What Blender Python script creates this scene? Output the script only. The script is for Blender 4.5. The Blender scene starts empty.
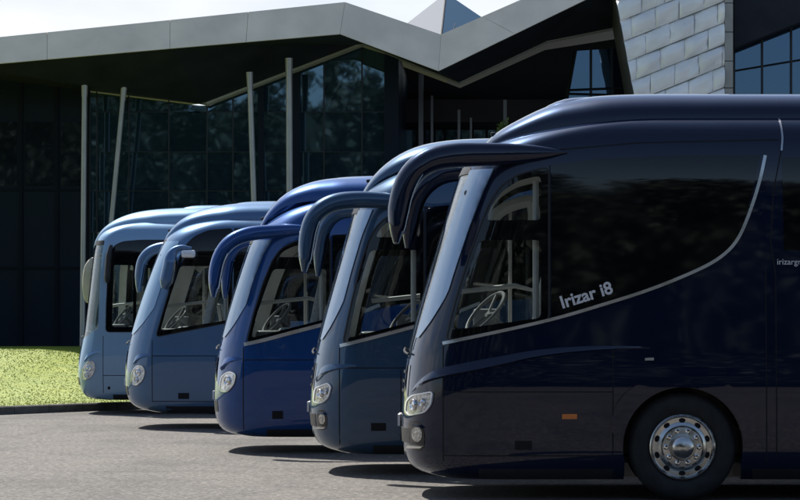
import bpy, bmesh, math, random
import numpy as np
from mathutils import Vector, Matrix
random.seed(7); RNG = np.random.default_rng(7)
S = bpy.context.scene
COL = S.collection
PI = math.pi

# ------------------------------------------------------------------ camera
F_PX, CX, HY, CAM_H = 2550.0, 490.0, 322.0, 1.67      # lens in pixels of an 800 px wide picture, optical axis, horizon, eye height
cam = bpy.data.cameras.new('camera'); camo = bpy.data.objects.new('camera', cam); COL.objects.link(camo)
camo.location = (0, 0, CAM_H); camo.rotation_euler = (PI/2, 0, 0)
cam.sensor_width = 36; cam.lens = F_PX/800*36
cam.shift_x = (400-CX)/800; cam.shift_y = (HY-250)/800
cam.clip_start = .5; cam.clip_end = 6000
S.camera = camo

# ------------------------------------------------------------------ sun, sky, exposure
SUN_TO = Vector((-0.44, 0.66, 1.0)).normalized()      # towards the sun: high, ahead of the bus noses, a little behind the buses
sun = bpy.data.lights.new('sun', 'SUN'); suno = bpy.data.objects.new('sun', sun); COL.objects.link(suno)
sun.energy = 5.0; sun.angle = math.radians(.53); sun.color = (1, .95, .87)
suno.rotation_euler = SUN_TO.to_track_quat('Z', 'Y').to_euler()
W = bpy.data.worlds.new('World'); S.world = W; W.use_nodes = True
nt = W.node_tree; nt.nodes.clear()
def N(nt, t, **k):
    n = nt.nodes.new(t)
    for a, b in k.items():
        if a.startswith('i_'): n.inputs[a[2:].replace('_', ' ')].default_value = b
        else: setattr(n, a, b)
    return n
wo = N(nt, 'ShaderNodeOutputWorld'); bg = N(nt, 'ShaderNodeBackground'); sky = N(nt, 'ShaderNodeTexSky')
sky.sky_type = 'NISHITA'; sky.sun_disc = False
sky.sun_elevation = math.asin(SUN_TO.z); sky.sun_rotation = math.atan2(SUN_TO.x, SUN_TO.y)
sky.dust_density = 1.2; sky.air_density = 1.0; sky.altitude = 100
bg.inputs['Strength'].default_value = .085
tc = N(nt, 'ShaderNodeTexCoord'); sep = N(nt, 'ShaderNodeSeparateXYZ')
mp = N(nt, 'ShaderNodeMapping'); mp.inputs['Scale'].default_value = (1.6, 1.6, 5.0)
noi = N(nt, 'ShaderNodeTexNoise'); noi.inputs['Scale'].default_value = 1.7; noi.inputs['Detail'].default_value = 8
nt.links.new(tc.outputs['Generated'], mp.inputs[0]); nt.links.new(mp.outputs[0], noi.inputs['Vector'])
nt.links.new(tc.outputs['Generated'], sep.inputs[0])
def mth(op, a, b=None, c=None):
    n = nt.nodes.new('ShaderNodeMath'); n.operation = op
    for i, v in enumerate((a, b, c)):
        if v is None: continue
        if isinstance(v, (int, float)): n.inputs[i].default_value = v
        else: nt.links.new(v, n.inputs[i])
    return n.outputs[0]
# bank of bright cloud low in the sky ahead of and to the left of the camera
side_ = mth('ADD', mth('MULTIPLY', sep.outputs['Y'], .75), mth('MULTIPLY', sep.outputs['X'], -.55))
low = mth('SUBTRACT', 1.0, mth('MULTIPLY', sep.outputs['Z'], 1.35))
cov = mth('ADD', mth('MULTIPLY', side_, .55), mth('MULTIPLY', low, .35))
cov = mth('ADD', cov, mth('MULTIPLY', mth('SUBTRACT', noi.outputs['Fac'], .5), 1.5))
cr = N(nt, 'ShaderNodeMapRange'); cr.interpolation_type = 'SMOOTHSTEP'
cr.inputs['From Min'].default_value = .32; cr.inputs['From Max'].default_value = .75
nt.links.new(cov, cr.inputs['Value'])
mix = N(nt, 'ShaderNodeMixRGB'); cm = N(nt, 'ShaderNodeMixRGB'); cm.inputs['Color1'].default_value = (5.6, 6.1, 6.9, 1); cm.inputs['Color2'].default_value = (7.7, 7.85, 8.05, 1)
n2 = N(nt, 'ShaderNodeTexNoise'); n2.inputs['Scale'].default_value = 3.1; n2.inputs['Detail'].default_value = 9; nt.links.new(mp.outputs[0], n2.inputs['Vector'])
cr2 = N(nt, 'ShaderNodeMapRange'); cr2.inputs['From Min'].default_value = .38; cr2.inputs['From Max'].default_value = .6; nt.links.new(n2.outputs['Fac'], cr2.inputs['Value'])
nt.links.new(cr2.outputs[0], cm.inputs['Fac']); nt.links.new(cm.outputs[0], mix.inputs['Color2'])
nt.links.new(cr.outputs[0], mix.inputs['Fac']); nt.links.new(sky.outputs[0], mix.inputs['Color1'])
nt.links.new(mix.outputs[0], bg.inputs['Color']); nt.links.new(bg.outputs[0], wo.inputs[0])
S.view_settings.view_transform = 'Standard'; S.view_settings.look = 'None'
S.view_settings.gamma = 1; S.view_settings.use_curve_mapping = False
S.view_settings.exposure = .68

# ------------------------------------------------------------------ materials
MATS = {}
def material(name, base=(.5,.5,.5), rough=.5, metal=0., coat=0., spec=.5, emit=None, var=None, bump=None, rvar=None, coord='Object', ior=1.45, coat_rough=.03):
    """var=(scale, amount, detail); bump=(scale, strength, distance)"""
    if name in MATS: return MATS[name]
    m = bpy.data.materials.new(name); m.use_nodes = True; t = m.node_tree
    b = t.nodes['Principled BSDF']
    b.inputs['Base Color'].default_value = (*base, 1); b.inputs['Roughness'].default_value = rough
    b.inputs['Metallic'].default_value = metal; b.inputs['Coat Weight'].default_value = coat
    b.inputs['Coat Roughness'].default_value = coat_rough; b.inputs['IOR'].default_value = ior
    b.inputs['Specular IOR Level'].default_value = spec
    tcn = t.nodes.new('ShaderNodeTexCoord')
    if var:
        n = t.nodes.new('ShaderNodeTexNoise'); n.inputs['Scale'].default_value = var[0]; n.inputs['Detail'].default_value = var[2] if len(var) > 2 else 4
        t.links.new(tcn.outputs[coord], n.inputs['Vector'])
        mr = t.nodes.new('ShaderNodeMapRange'); mr.inputs['From Min'].default_value = .3; mr.inputs['From Max'].default_value = .7
        mr.inputs['To Min'].default_value = 1-var[1]; mr.inputs['To Max'].default_value = 1+var[1]
        t.links.new(n.outputs['Fac'], mr.inputs['Value'])
        vm = t.nodes.new('ShaderNodeVectorMath'); vm.operation = 'SCALE'; vm.inputs[0].default_value = base
        t.links.new(mr.outputs[0], vm.inputs['Scale']); t.links.new(vm.outputs[0], b.inputs['Base Color'])
    if rvar:
        n = t.nodes.new('ShaderNodeTexNoise'); n.inputs['Scale'].default_value = rvar[0]; n.inputs['Detail'].default_value = 6
        t.links.new(tcn.outputs[coord], n.inputs['Vector'])
        mr = t.nodes.new('ShaderNodeMapRange'); mr.inputs['From Min'].default_value = .3; mr.inputs['From Max'].default_value = .7
        mr.inputs['To Min'].default_value = rvar[1]; mr.inputs['To Max'].default_value = rvar[2]
        t.links.new(n.outputs['Fac'], mr.inputs['Value']); t.links.new(mr.outputs[0], b.inputs['Roughness'])
    if bump:
        n = t.nodes.new('ShaderNodeTexNoise'); n.inputs['Scale'].default_value = bump[0]; n.inputs['Detail'].default_value = 5
        t.links.new(tcn.outputs[coord], n.inputs['Vector'])
        bp = t.nodes.new('ShaderNodeBump'); bp.inputs['Strength'].default_value = bump[1]; bp.inputs['Distance'].default_value = bump[2]
        t.links.new(n.outputs['Fac'], bp.inputs['Height']); t.links.new(bp.outputs[0], b.inputs['Normal'])
    if emit:
        b.inputs['Emission Color'].default_value = (*emit[:3], 1); b.inputs['Emission Strength'].default_value = emit[3]
    MATS[name] = m
    return m

def glass(name, tint, refl=1.0, rough=.0, ior=1.5):
    if name in MATS: return MATS[name]
    m = bpy.data.materials.new(name); m.use_nodes = True; t = m.node_tree; t.nodes.clear()
    o = t.nodes.new('ShaderNodeOutputMaterial'); mx = t.nodes.new('ShaderNodeMixShader')
    tr = t.nodes.new('ShaderNodeBsdfTransparent'); tr.inputs[0].default_value = (*tint, 1)
    gl = t.nodes.new('ShaderNodeBsdfGlossy'); gl.inputs['Roughness'].default_value = rough; gl.inputs[0].default_value = (refl, refl, refl, 1)
    fr = t.nodes.new('ShaderNodeFresnel'); fr.inputs[0].default_value = ior
    ge = t.nodes.new('ShaderNodeNewGeometry'); im = t.nodes.new('ShaderNodeMapRange'); im.inputs['To Min'].default_value = ior; im.inputs['To Max'].default_value = 1/ior
    t.links.new(ge.outputs['Backfacing'], im.inputs['Value']); t.links.new(im.outputs[0], fr.inputs[0])
    t.links.new(fr.outputs[0], mx.inputs[0]); t.links.new(tr.outputs[0], mx.inputs[1]); t.links.new(gl.outputs[0], mx.inputs[2])
    t.links.new(mx.outputs[0], o.inputs[0]); MATS[name] = m
    return m

def paint(name, col, metal=.35, rough=.38, tint=(.82, .91, 1)):
    """metallic coach paint: flake sparkle, clear coat, road film gathering low down the body"""
    if name in MATS: return MATS[name]
    m = bpy.data.materials.new(name); m.use_nodes = True; t = m.node_tree; b = t.nodes['Principled BSDF']
    b.inputs['Metallic'].default_value = metal; b.inputs['Specular IOR Level'].default_value = .1; b.inputs['Coat Weight'].default_value = 1.0; b.inputs['Coat Roughness'].default_value = .03; b.inputs['Coat Tint'].default_value = (*tint, 1); b.inputs['Specular Tint'].default_value = (*tint, 1)
    tcn = t.nodes.new('ShaderNodeTexCoord'); sp = t.nodes.new('ShaderNodeSeparateXYZ'); t.links.new(tcn.outputs['Object'], sp.inputs[0])
    n = t.nodes.new('ShaderNodeTexNoise'); n.inputs['Scale'].default_value = 2.5; n.inputs['Detail'].default_value = 7; t.links.new(tcn.outputs['Object'], n.inputs['Vector'])
    mr = t.nodes.new('ShaderNodeMapRange'); mr.inputs['From Min'].default_value = .95; mr.inputs['From Max'].default_value = .3
    t.links.new(sp.outputs['Z'], mr.inputs['Value'])
    mu = t.nodes.new('ShaderNodeMath'); mu.operation = 'MULTIPLY'; t.links.new(mr.outputs[0], mu.inputs[0]); t.links.new(n.outputs['Fac'], mu.inputs[1])
    mu2 = t.nodes.new('ShaderNodeMath'); mu2.operation = 'MULTIPLY'; t.links.new(mu.outputs[0], mu2.inputs[0]); mu2.inputs[1].default_value = .08
    mx = t.nodes.new('ShaderNodeMixRGB'); mx.inputs[1].default_value = (*col, 1); mx.inputs[2].default_value = (.060, .066, .078, 1)
    t.links.new(mu2.outputs[0], mx.inputs[0]); t.links.new(mx.outputs[0], b.inputs['Base Color'])
    ro = t.nodes.new('ShaderNodeMapRange'); ro.inputs['To Min'].default_value = rough-.06; ro.inputs['To Max'].default_value = rough+.1
    t.links.new(n.outputs['Fac'], ro.inputs['Value']); t.links.new(ro.outputs[0], b.inputs['Roughness'])
    # very slight panel waviness in the clear coat
    w = t.nodes.new('ShaderNodeTexNoise'); w.inputs['Scale'].default_value = 1.4; w.inputs['Detail'].default_value = 1; t.links.new(tcn.outputs['Object'], w.inputs['Vector'])
    bp = t.nodes.new('ShaderNodeBump'); bp.inputs['Strength'].default_value = .25; bp.inputs['Distance'].default_value = .01
    t.links.new(w.outputs['Fac'], bp.inputs['Height']); t.links.new(bp.outputs[0], b.inputs['Coat Normal'])
    MATS[name] = m
    return m

M_CHROME = material('chrome', (.72,.72,.72), .09, 1.0)
M_TRIM = material('brushed_trim', (.55,.55,.54), .26, .9, rvar=(5,.22,.34))
M_BLACK = material('black_plastic', (.018,.018,.02), .42, rvar=(8,.32,.55))
M_SEAM = material('panel_gap', (.004,.004,.005), .8)
M_GLOSS = material('black_bonded_glass', (.003,.0035,.005), .05, 0, .55, spec=.25, rvar=(2,.02,.06))
M_TYRE = material('tyre_rubber', (.016,.016,.016), .72, var=(9,.35), bump=(60,.3,.004))
M_RIM = material('wheel_chrome', (.6,.59,.57), .2, 1.0, rvar=(14,.12,.35))
M_LAMP = material('lamp_reflector', (.75,.76,.78), .16, .55, 1.0, var=(22,.35,2), bump=(16,.8,.02))
M_LAMPD = material('lamp_smoked_reflector', (.30,.29,.28), .14, .7, 1.0, var=(26,.5,2), bump=(20,.9,.02))
M_LAMPW = material('lamp_white_lens', (.8,.82,.84), .1, .1, 1.0)
M_AMBER = material('amber_lens', (.62,.16,.02), .2, 0, .6)
M_LETTER = material('silver_letters', (.66,.67,.7), .35, .2)
M_INT = material('interior_trim', (.68,.67,.64), .7, var=(3,.15))
M_INTD = material('interior_dark', (.20,.20,.205), .6, var=(5,.2))
M_SEAT = material('seat_fabric', (.50,.50,.50), .85, var=(40,.3))
M_CREAM = material('interior_light_trim', (.50,.49,.47), .5)
M_MIRROR = material('mirror_glass', (.5,.53,.55), .03, 1.0)
M_PLATE = material('number_plate', (.78,.78,.76), .4)
G_SIDE = glass('tinted_side_glass', (.90,.93,.93), .95)
G_WIND = glass('windscreen_glass', (.86,.90,.90), 1.0, ior=1.6)
G_DARK = glass('dark_passenger_glass', (.58,.62,.62), .9)
M_PILLAR = paint('paint_silver_pillar', (.20,.26,.34), .75, .28)

# ------------------------------------------------------------------ mesh helpers
def mesh(name, vs, fs, mats, smooth=True, sharp=38):
    me = bpy.data.meshes.new(name); me.from_pydata([tuple(map(float, v)) for v in vs], [], [tuple(map(int, f)) for f in fs]); me.update()
    if not isinstance(mats, (list, tuple)): mats = [mats]
    for m in mats: me.materials.append(m)
    if smooth: smoothen(me, sharp)
    return me
def smoothen(me, sharp=38, fixn=True):
    bm = bmesh.new(); bm.from_mesh(me)
    if fixn: bmesh.ops.recalc_face_normals(bm, faces=bm.faces)
    ang = math.radians(sharp)
    for f in bm.faces: f.smooth = True
    for e in bm.edges:
        e.smooth = not (len(e.link_faces) == 2 and e.calc_face_angle(0) > ang)
    bm.to_mesh(me); bm.free(); me.update()
def part(name, me, parent=None, loc=None, label=None):
    o = bpy.data.objects.new(name, me); COL.objects.link(o)
    if parent: o.parent = parent
    if loc is not None: o.location = loc
    if label: o['label'] = label
    return o
def tag(o, label=None, cat=None, group=None, kind=None):
    if label: o['label'] = label
    if cat: o['category'] = cat
    if group: o['group'] = group
    if kind: o['kind'] = kind
    return o
def thing(name, label, cat, loc=(0,0,0), group=None):
    o = bpy.data.objects.new(name, None); COL.objects.link(o); o.location = loc; o.empty_display_size = .3
    return tag(o, label, cat, group)
class MB:
    def __init__(s): s.v = []; s.f = []
    def add(s, vs, fs):
        k = len(s.v); s.v += [tuple(v) for v in vs]; s.f += [tuple(i+k for i in f) for f in fs]; return s
    def box(s, a, b):
        x0,y0,z0 = a; x1,y1,z1 = b
        return s.add([(x0,y0,z0),(x1,y0,z0),(x1,y1,z0),(x0,y1,z0),(x0,y0,z1),(x1,y0,z1),(x1,y1,z1),(x0,y1,z1)],
                     [(0,3,2,1),(4,5,6,7),(0,1,5,4),(1,2,6,5),(2,3,7,6),(3,0,4,7)])
    def tube(s, pts, r, n=10, closed=False):
        pts = [Vector(p) for p in pts]; m = len(pts); rs = r if isinstance(r, (list, tuple)) else [r]*m
        vs = []; prev = None
        for i, p in enumerate(pts):
            if closed: t = (pts[(i+1) % m]-pts[i-1])
            else: t = pts[min(i+1, m-1)]-pts[max(i-1, 0)]
            t.normalize()
            if prev is None:
                a = Vector((0,0,1)) if abs(t.z) < .9 else Vector((1,0,0)); u = t.cross(a).normalized()
            else: u = (prev - t*prev.dot(t)).normalized()
            prev = u; w = t.cross(u)
            vs += [p+(u*math.cos(2*PI*k/n)+w*math.sin(2*PI*k/n))*rs[i] for k in range(n)]
        fs = []
        for i in range(m if closed else m-1):
            j = (i+1) % m
            for k in range(n): fs.append((i*n+k, i*n+(k+1) % n, j*n+(k+1) % n, j*n+k))
        if not closed: fs += [tuple(range(n))[::-1], tuple((m-1)*n+k for k in range(n))]
        return s.add(vs, fs)
    def lathe(s, prof, c, axis='y', n=48, a0=0, a1=2*PI):
        """prof: list of (radius, along axis)"""
        full = abs(a1-a0-2*PI) < 1e-6; vs = []; m = len(prof); steps = n if full else n+1
        for k in range(steps):
            a = a0+(a1-a0)*k/n
            for r, h in prof:
                if axis == 'y': vs.append((c[0]+r*math.cos(a), c[1]+h, c[2]+r*math.sin(a)))
                else: vs.append((c[0]+r*math.cos(a), c[1]+r*math.sin(a), c[2]+h))
        fs = []
        for k in range(n):
            q = (k+1) % steps
            for i in range(m-1): fs.append((k*m+i, q*m+i, q*m+i+1, k*m+i+1))
        return s.add(vs, fs)
    def build(s, name, mats, parent=None, smooth=True, sharp=38, label=None):
        return part(name, mesh(name, s.v, s.f, mats, smooth, sharp), parent, label=label)
def rbox(a, b, r=.04, seg=3, M=None):
    bm = bmesh.new(); bmesh.ops.create_cube(bm, size=1)
    for v in bm.verts: v.co = Vector((a[i]+(b[i]-a[i])*(v.co[i]+.5) for i in range(3)))
    bmesh.ops.bevel(bm, geom=list(bm.edges), offset=r, segments=seg, affect='EDGES', profile=.6)
    if M: bmesh.ops.transform(bm, matrix=M, verts=bm.verts)
    me = [tuple(v.co) for v in bm.verts], [tuple(v.index for v in f.verts) for f in bm.faces]
    bm.free(); return me
def boolean(me, cutter, op='DIFFERENCE'):
    a = bpy.data.objects.new('t', me); b = bpy.data.objects.new('c', cutter); COL.objects.link(a); COL.objects.link(b)
    md = a.modifiers.new('b', 'BOOLEAN'); md.operation = op; md.object = b; md.solver = 'EXACT'
    dg = bpy.context.evaluated_depsgraph_get(); dg.update()
    out = bpy.data.meshes.new_from_object(a.evaluated_get(dg))
    bpy.data.objects.remove(a); bpy.data.objects.remove(b)
    return out
def prism(poly, y0, y1, mats):
    n = len(poly); vs = [(x, y0, z) for x, z in poly]+[(x, y1, z) for x, z in poly]
    fs = [tuple(range(n)), tuple(range(2*n-1, n-1, -1))]+[(i, n+i, n+(i+1) % n, (i+1) % n) for i in range(n)]
    me = mesh('cut', vs, fs, mats, False)
    bm = bmesh.new(); bm.from_mesh(me); bmesh.ops.recalc_face_normals(bm, faces=bm.faces); bm.to_mesh(me); bm.free()
    return me
def chaikin(p, it=2, closed=False):
    p = [np.array(q, float) for q in p]
    for _ in range(it):
        q = []
        if closed:
            for i in range(len(p)):
                a, b = p[i], p[(i+1) % len(p)]; q += [a*.75+b*.25, a*.25+b*.75]
        else:
            q.append(p[0])
            for i in range(len(p)-1):
                a, b = p[i], p[i+1]; q += [a*.75+b*.25, a*.25+b*.75]
            q.append(p[-1])
        p = q
    return np.array(p)
def soft(poly, r=.05, n=3):
    """outline with each corner rounded by at most r"""
    P_ = [np.array(p, float) for p in poly]; out = []; m = len(P_)
    for i in range(m):
        a, b, c_ = P_[i-1], P_[i], P_[(i+1) % m]; da, dc = a-b, c_-b; la, lc = np.linalg.norm(da), np.linalg.norm(dc)
        k = min(r, la*.4, lc*.4); p0 = b+da/la*k; p1 = b+dc/lc*k
        for t in np.linspace(0, 1, n+1): out.append((1-t)**2*p0+2*t*(1-t)*b+t*t*p1)
    return np.array(out)
def resample(p, ds):
    p = np.array(p); d = np.r_[0, np.cumsum(np.linalg.norm(np.diff(p, axis=0), axis=1))]
    n = max(2, int(d[-1]/ds)+1); t = np.linspace(0, d[-1], n)
    return np.stack([np.interp(t, d, p[:, i]) for i in range(p.shape[1])], 1)
def ribbon(line, w):
    """closed outline of a strip of width w along a polyline"""
    p = np.array(line, float); t = np.gradient(p, axis=0); t /= np.linalg.norm(t, axis=1)[:, None]+1e-9
    n = np.stack([-t[:, 1], t[:, 0]], 1); ww = (np.array(w)[:, None] if np.ndim(w) else w)
    return np.vstack([p+n*ww/2, (p-n*ww/2)[::-1]])
def superellipse_ring(n, e):
    a = np.arange(n)/n*2*PI; c, s = np.cos(a), np.sin(a)
    return np.sign(c)*abs(c)**e, np.sign(s)*abs(s)**e
def sweep(path, wy, wt, n=18, e=.85):
    """body swept along a path lying near the xz plane; wy = half width along y, wt = half thickness in the plane"""
    P = np.array(path, float); T = np.gradient(P, axis=0); T /= np.linalg.norm(T, axis=1)[:, None]
    ca, sa = superellipse_ring(n, e); vs = []
    for i, p in enumerate(P):
        t = T[i]; nrm = np.cross(t, (0, 1, 0)); nrm /= np.linalg.norm(nrm)+1e-9; bn = np.cross(nrm, t)
        for k in range(n): vs.append(p+bn*ca[k]*wy[i]+nrm*sa[k]*wt[i])
    m = len(P); fs = [(i*n+k, i*n+(k+1) % n, (i+1)*n+(k+1) % n, (i+1)*n+k) for i in range(m-1) for k in range(n)]
    fs += [tuple(range(n))[::-1], tuple((m-1)*n+k for k in range(n))]
    return vs, fs

# ------------------------------------------------------------------ coach builder
HALF = 1.275; LENGTH = 11.8; PW = 2.9
class Coach:
    """surface of one coach body; local x runs back from the nose, y across (negative = side towards the camera), z up"""
    def __init__(c, spec):
        c.sp = spec; c.D = spec['D']; c.Dc = c.D+HALF; c.nx = (spec['nose_px']-CX)*c.Dc/F_PX
        c.R = spec.get('R', .8)
        pr = np.array([c.mid(*q) for q in spec['front']]); pr = chaikin(pr, 3); pr = resample(pr, .055)
        keep = [0]
        for i in range(1, len(pr)):
            if pr[i, 1] > pr[keep[-1], 1]+.0012: keep.append(i)
        pr = pr[keep]; c.pr = pr; c.zt = pr[-1, 1]; c.zb = pr[0, 1]
        k = [(c.zb, 1.17), (c.zb+.06, 1.215), (c.zb+.18, 1.25), (.8, 1.268), (1.12, 1.275), (1.24, 1.262), (1.5, 1.256), (2.2, 1.25), (c.zt-.62, 1.232),
             (c.zt-.40, 1.205), (c.zt-.24, 1.165), (c.zt-.13, 1.10), (c.zt-.06, 1.02), (c.zt-.018, .92), (c.zt, .80)]
        c.wk = chaikin(k, 2)
    def side(c, px, py, d=0.):
        s = F_PX/(c.D+d); return ((px-CX)/s-c.nx, CAM_H-(py-HY)/s)
    def mid(c, px, py):
        s = F_PX/c.Dc; return ((px-CX)/s-c.nx, CAM_H-(py-HY)/s)
    def Nz(c, z): return np.interp(z, c.pr[:, 1], c.pr[:, 0])
    def Wz(c, z): return np.interp(z, c.wk[:, 0], c.wk[:, 1])
    def yz(c, x, z):
        t = np.clip((c.Nz(z)+c.R-x)/c.R, 0, .9995); return c.Wz(z)*(1-t**PW)**(1/PW)
    def G(c, x, y, z):
        t = max(0., (c.Nz(z)+c.R-x)/c.R); return t**PW+(abs(y)/c.Wz(z))**PW-1
    def normal(c, x, y, z):
        e = .004; g = Vector((c.G(x+e,y,z)-c.G(x-e,y,z), c.G(x,y+e,z)-c.G(x,y-e,z), c.G(x,y,z+e)-c.G(x,y,z-e)))
        return g.normalized() if g.length > 1e-9 else Vector((0,-1,0))
    def at(c, x, z, off=0., sgn=-1):
        y = sgn*c.yz(x, z); p = Vector((x, y, z)); return p+c.normal(x, y, z)*off
    def solid(c, off=0., zmin=None, mi=0, mats=None):
        pr = c.pr.copy(); T = np.gradient(pr, axis=0); T /= np.linalg.norm(T, axis=1)[:, None]
        lv = np.stack([pr[:, 0]+off*T[:, 1], pr[:, 1]-off*T[:, 0]*np.where(pr[:, 1] > 1.5, 1, 0)], 1)
        Wl = c.Wz(pr[:, 1])-off
        if zmin: k = pr[:, 1] >= zmin; lv, Wl = lv[k], Wl[k]
        ok = [0]
        for i in range(1, len(lv)):
            if lv[i, 1] > lv[ok[-1], 1]+.0005: ok.append(i)
        lv, Wl = lv[ok], Wl[ok]
        th = np.linspace(0, PI/2, 17)[1:]; L = LENGTH-off; vs = []
        for (nx_, z), w in zip(lv, Wl):
            xs = [L-(L-nx_-c.R)*q for q in (0, .15, .3, .45, .58, .68, .76, .82, .87, .91, .94, .97, 1)]
            half = [(x, w) for x in xs]+[(nx_+c.R*(1-math.sin(a)**(2/PW)), w*max(0, math.cos(a))**(2/PW)) for a in th[:-1]]
            ring = [(x, -y, z) for x, y in half]+[(nx_, 0, z)]+[(x, y, z) for x, y in half[::-1]]
            n = len(ring); vs += ring
        m = len(lv)
        fs = [(i*n+k, i*n+(k+1) % n, (i+1)*n+(k+1) % n, (i+1)*n+k) for i in range(m-1) for k in range(n)]
        fs += [tuple(range(n)), tuple((m-1)*n+k for k in range(n))[::-1]]
        me = mesh('solid', vs, fs, mats, False)
        bm = bmesh.new(); bm.from_mesh(me); bmesh.ops.recalc_face_normals(bm, faces=bm.faces); bm.to_mesh(me); bm.free()
        if mi: me.polygons.foreach_set('material_index', [mi]*len(me.polygons))
        return me
    def patch(c, poly, off=.004, thick=.02, step=.06, sgn=-1):
        """panel with the outline poly (x,z) lying on the body skin"""
        bm = bmesh.new(); bm.faces.new([bm.verts.new((x, 0, z)) for x, z in poly])
        P = np.array(poly); (x0, z0), (x1, z1) = P.min(0), P.max(0)
        for ax, a, b in ((0, x0, x1), (2, z0, z1)):
            no = Vector((1,0,0)) if ax == 0 else Vector((0,0,1)); v = a+step*.5
            while v < b:
                stp = step if (ax == 2 or v < 1.6) else step*4
                bmesh.ops.bisect_plane(bm, geom=bm.verts[:]+bm.edges[:]+bm.faces[:], plane_co=no*v, plane_no=no, dist=1e-5); v += stp
        bm.verts.index_update(); vs = [v.co.copy() for v in bm.verts]; fs = [tuple(v.index for v in f.verts) for f in bm.faces]
        be = [(e.verts[0].index, e.verts[1].index) for e in bm.edges if len(e.link_faces) == 1]; bm.free()
        n = len(vs); out = [c.at(v.x, v.z, off, sgn) for v in vs]; inn = [c.at(v.x, v.z, off-thick, sgn) for v in vs]
        return out+inn, fs+[tuple(i+n for i in f[::-1]) for f in fs]+[(a, b, b+n, a+n) for a, b in be]
    def front(c, z0, z1, ub, off=-.006, thick=.012, nz=14, nu=32):
        """panel across the front; ub(z) = how far back along x it wraps"""
        vs = []; zs = np.linspace(z0, z1, nz)
        for o in (off, off-thick):
            for z in zs:
                t = np.clip((c.Nz(z)+c.R-ub(z))/c.R, 0, 1); um = math.acos(min(1, t**(PW/2)))
                for k in range(nu+1):
                    a = -um+2*um*k/nu
                    x = c.Nz(z)+c.R*(1-math.cos(a)**(2/PW)); y = c.Wz(z)*math.copysign(abs(math.sin(a))**(2/PW), a)
                    vs.append(Vector((x, y, z))+c.normal(x, y, z)*o)
        m = nu+1; n = nz*m; fs = []
        for i in range(nz-1):
            for k in range(nu):
                q = (i*m+k, i*m+k+1, (i+1)*m+k+1, (i+1)*m+k); fs += [q, tuple(j+n for j in q[::-1])]
        for i in range(nz-1): fs += [(i*m, (i+1)*m, (i+1)*m+n, i*m+n), (i*m+nu, (i+1)*m+nu, (i+1)*m+nu+n, i*m+nu+n)]
        for k in range(nu): fs += [(k, k+1, k+1+n, k+n), ((nz-1)*m+k, (nz-1)*m+k+1, (nz-1)*m+k+1+n, (nz-1)*m+k+n)]
        return vs, fs

def P(c, name, pf, mat, parent, sharp=38, label=None):
    return part(name, mesh(name, pf[0], pf[1], mat, True, sharp), parent, label=label)

def coach_letters(c, text, x, z, size, ang, mat, parent, name, off=.012, bold=.0):
    cu = bpy.data.curves.new('txt', 'FONT'); cu.body = text; cu.size = size; cu.offset = bold; cu.resolution_u = 4
    o = bpy.data.objects.new('txt', cu); COL.objects.link(o); dg = bpy.context.evaluated_depsgraph_get(); dg.update()
    me = bpy.data.meshes.new_from_object(o.evaluated_get(dg)); bpy.data.objects.remove(o)
    ca, sa = math.cos(ang), math.sin(ang)
    for v in me.vertices:
        u, w = v.co.x, v.co.y; v.co = c.at(x+u*ca-w*sa, z+u*sa+w*ca, off)
    me.materials.clear(); me.materials.append(mat); me.update()
    return part(name, me, parent)

def make_wheel(c, x, z, sgn, root, r=.505):
    """tyre, polished disc with ten hand holes, ten nuts and a hub dome"""
    yo = sgn*1.225
    def Y(h): return sgn*h
    b = MB(); b.lathe([(.29, Y(-.26)), (.40, Y(-.29)), (.47, Y(-.285)), (r, Y(-.25)), (r, Y(-.05)), (.485, Y(-.018)), (.455, Y(0)), (.40, Y(.006)), (.345, Y(-.004)), (.315, Y(-.02)), (.29, Y(-.03)), (.29, Y(-.26))], (x, yo, z), n=72)
    w = b.build('wheel', M_TYRE, root, sharp=30)
    tb = MB()
    for k in range(5):
        h = -.06-.042*k; tb.lathe([(r-.008, Y(h)), (r+.002, Y(h)), (r+.002, Y(h-.006)), (r-.008, Y(h-.006))], (x, yo, z), n=72)
    tb.build('tread', M_TYRE, w)
    b = MB(); b.lathe([(.300, Y(-.24)), (.300, Y(-.02)), (.308, Y(-.004)), (.298, Y(.004)), (.285, Y(-.008)), (.275, Y(-.05)), (.235, Y(-.052)), (.20, Y(-.035)), (.185, Y(-.012)), (.128, Y(-.008)), (.118, Y(-.012)), (.0, Y(-.012))], (x, yo, z), n=72)
    rim = b.build('rim', M_RIM, w, sharp=25)
    for k in range(10):
        a = 2*PI*(k+.5)/10; cx_, cz_ = x+.248*math.cos(a), z+.248*math.sin(a)
        vs = []; m = 14
        for h in (-.056, -.047):
            for q in range(m):
                al = 2*PI*q/m; du, dv = .022*math.cos(al), .032*math.sin(al)
                vs.append((cx_+du*math.cos(a)-dv*math.sin(a), yo+Y(h), cz_+du*math.sin(a)+dv*math.cos(a)))
        MB().add(vs, [tuple(range(m)), tuple(range(2*m-1, m-1, -1))]+[(q, (q+1) % m, m+(q+1) % m, m+q) for q in range(m)]).build('hand_hole', M_SEAM, w)
        a = 2*PI*k/10; nc = (x+.155*math.cos(a), yo, z+.155*math.sin(a))
        MB().lathe([(.026, Y(-.012)), (.026, Y(.002)), (.021, Y(.004)), (.021, Y(.030)), (.015, Y(.036)), (0, Y(.037))], nc, n=12).build('wheel_nut', M_CHROME, w, sharp=30)
    MB().lathe([(.103, Y(-.012)), (.103, Y(.05)), (.098, Y(.072)), (.08, Y(.088)), (.045, Y(.098)), (0, Y(.10))], (x, yo, z), n=40).build('hub', M_RIM, w, sharp=35)

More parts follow.
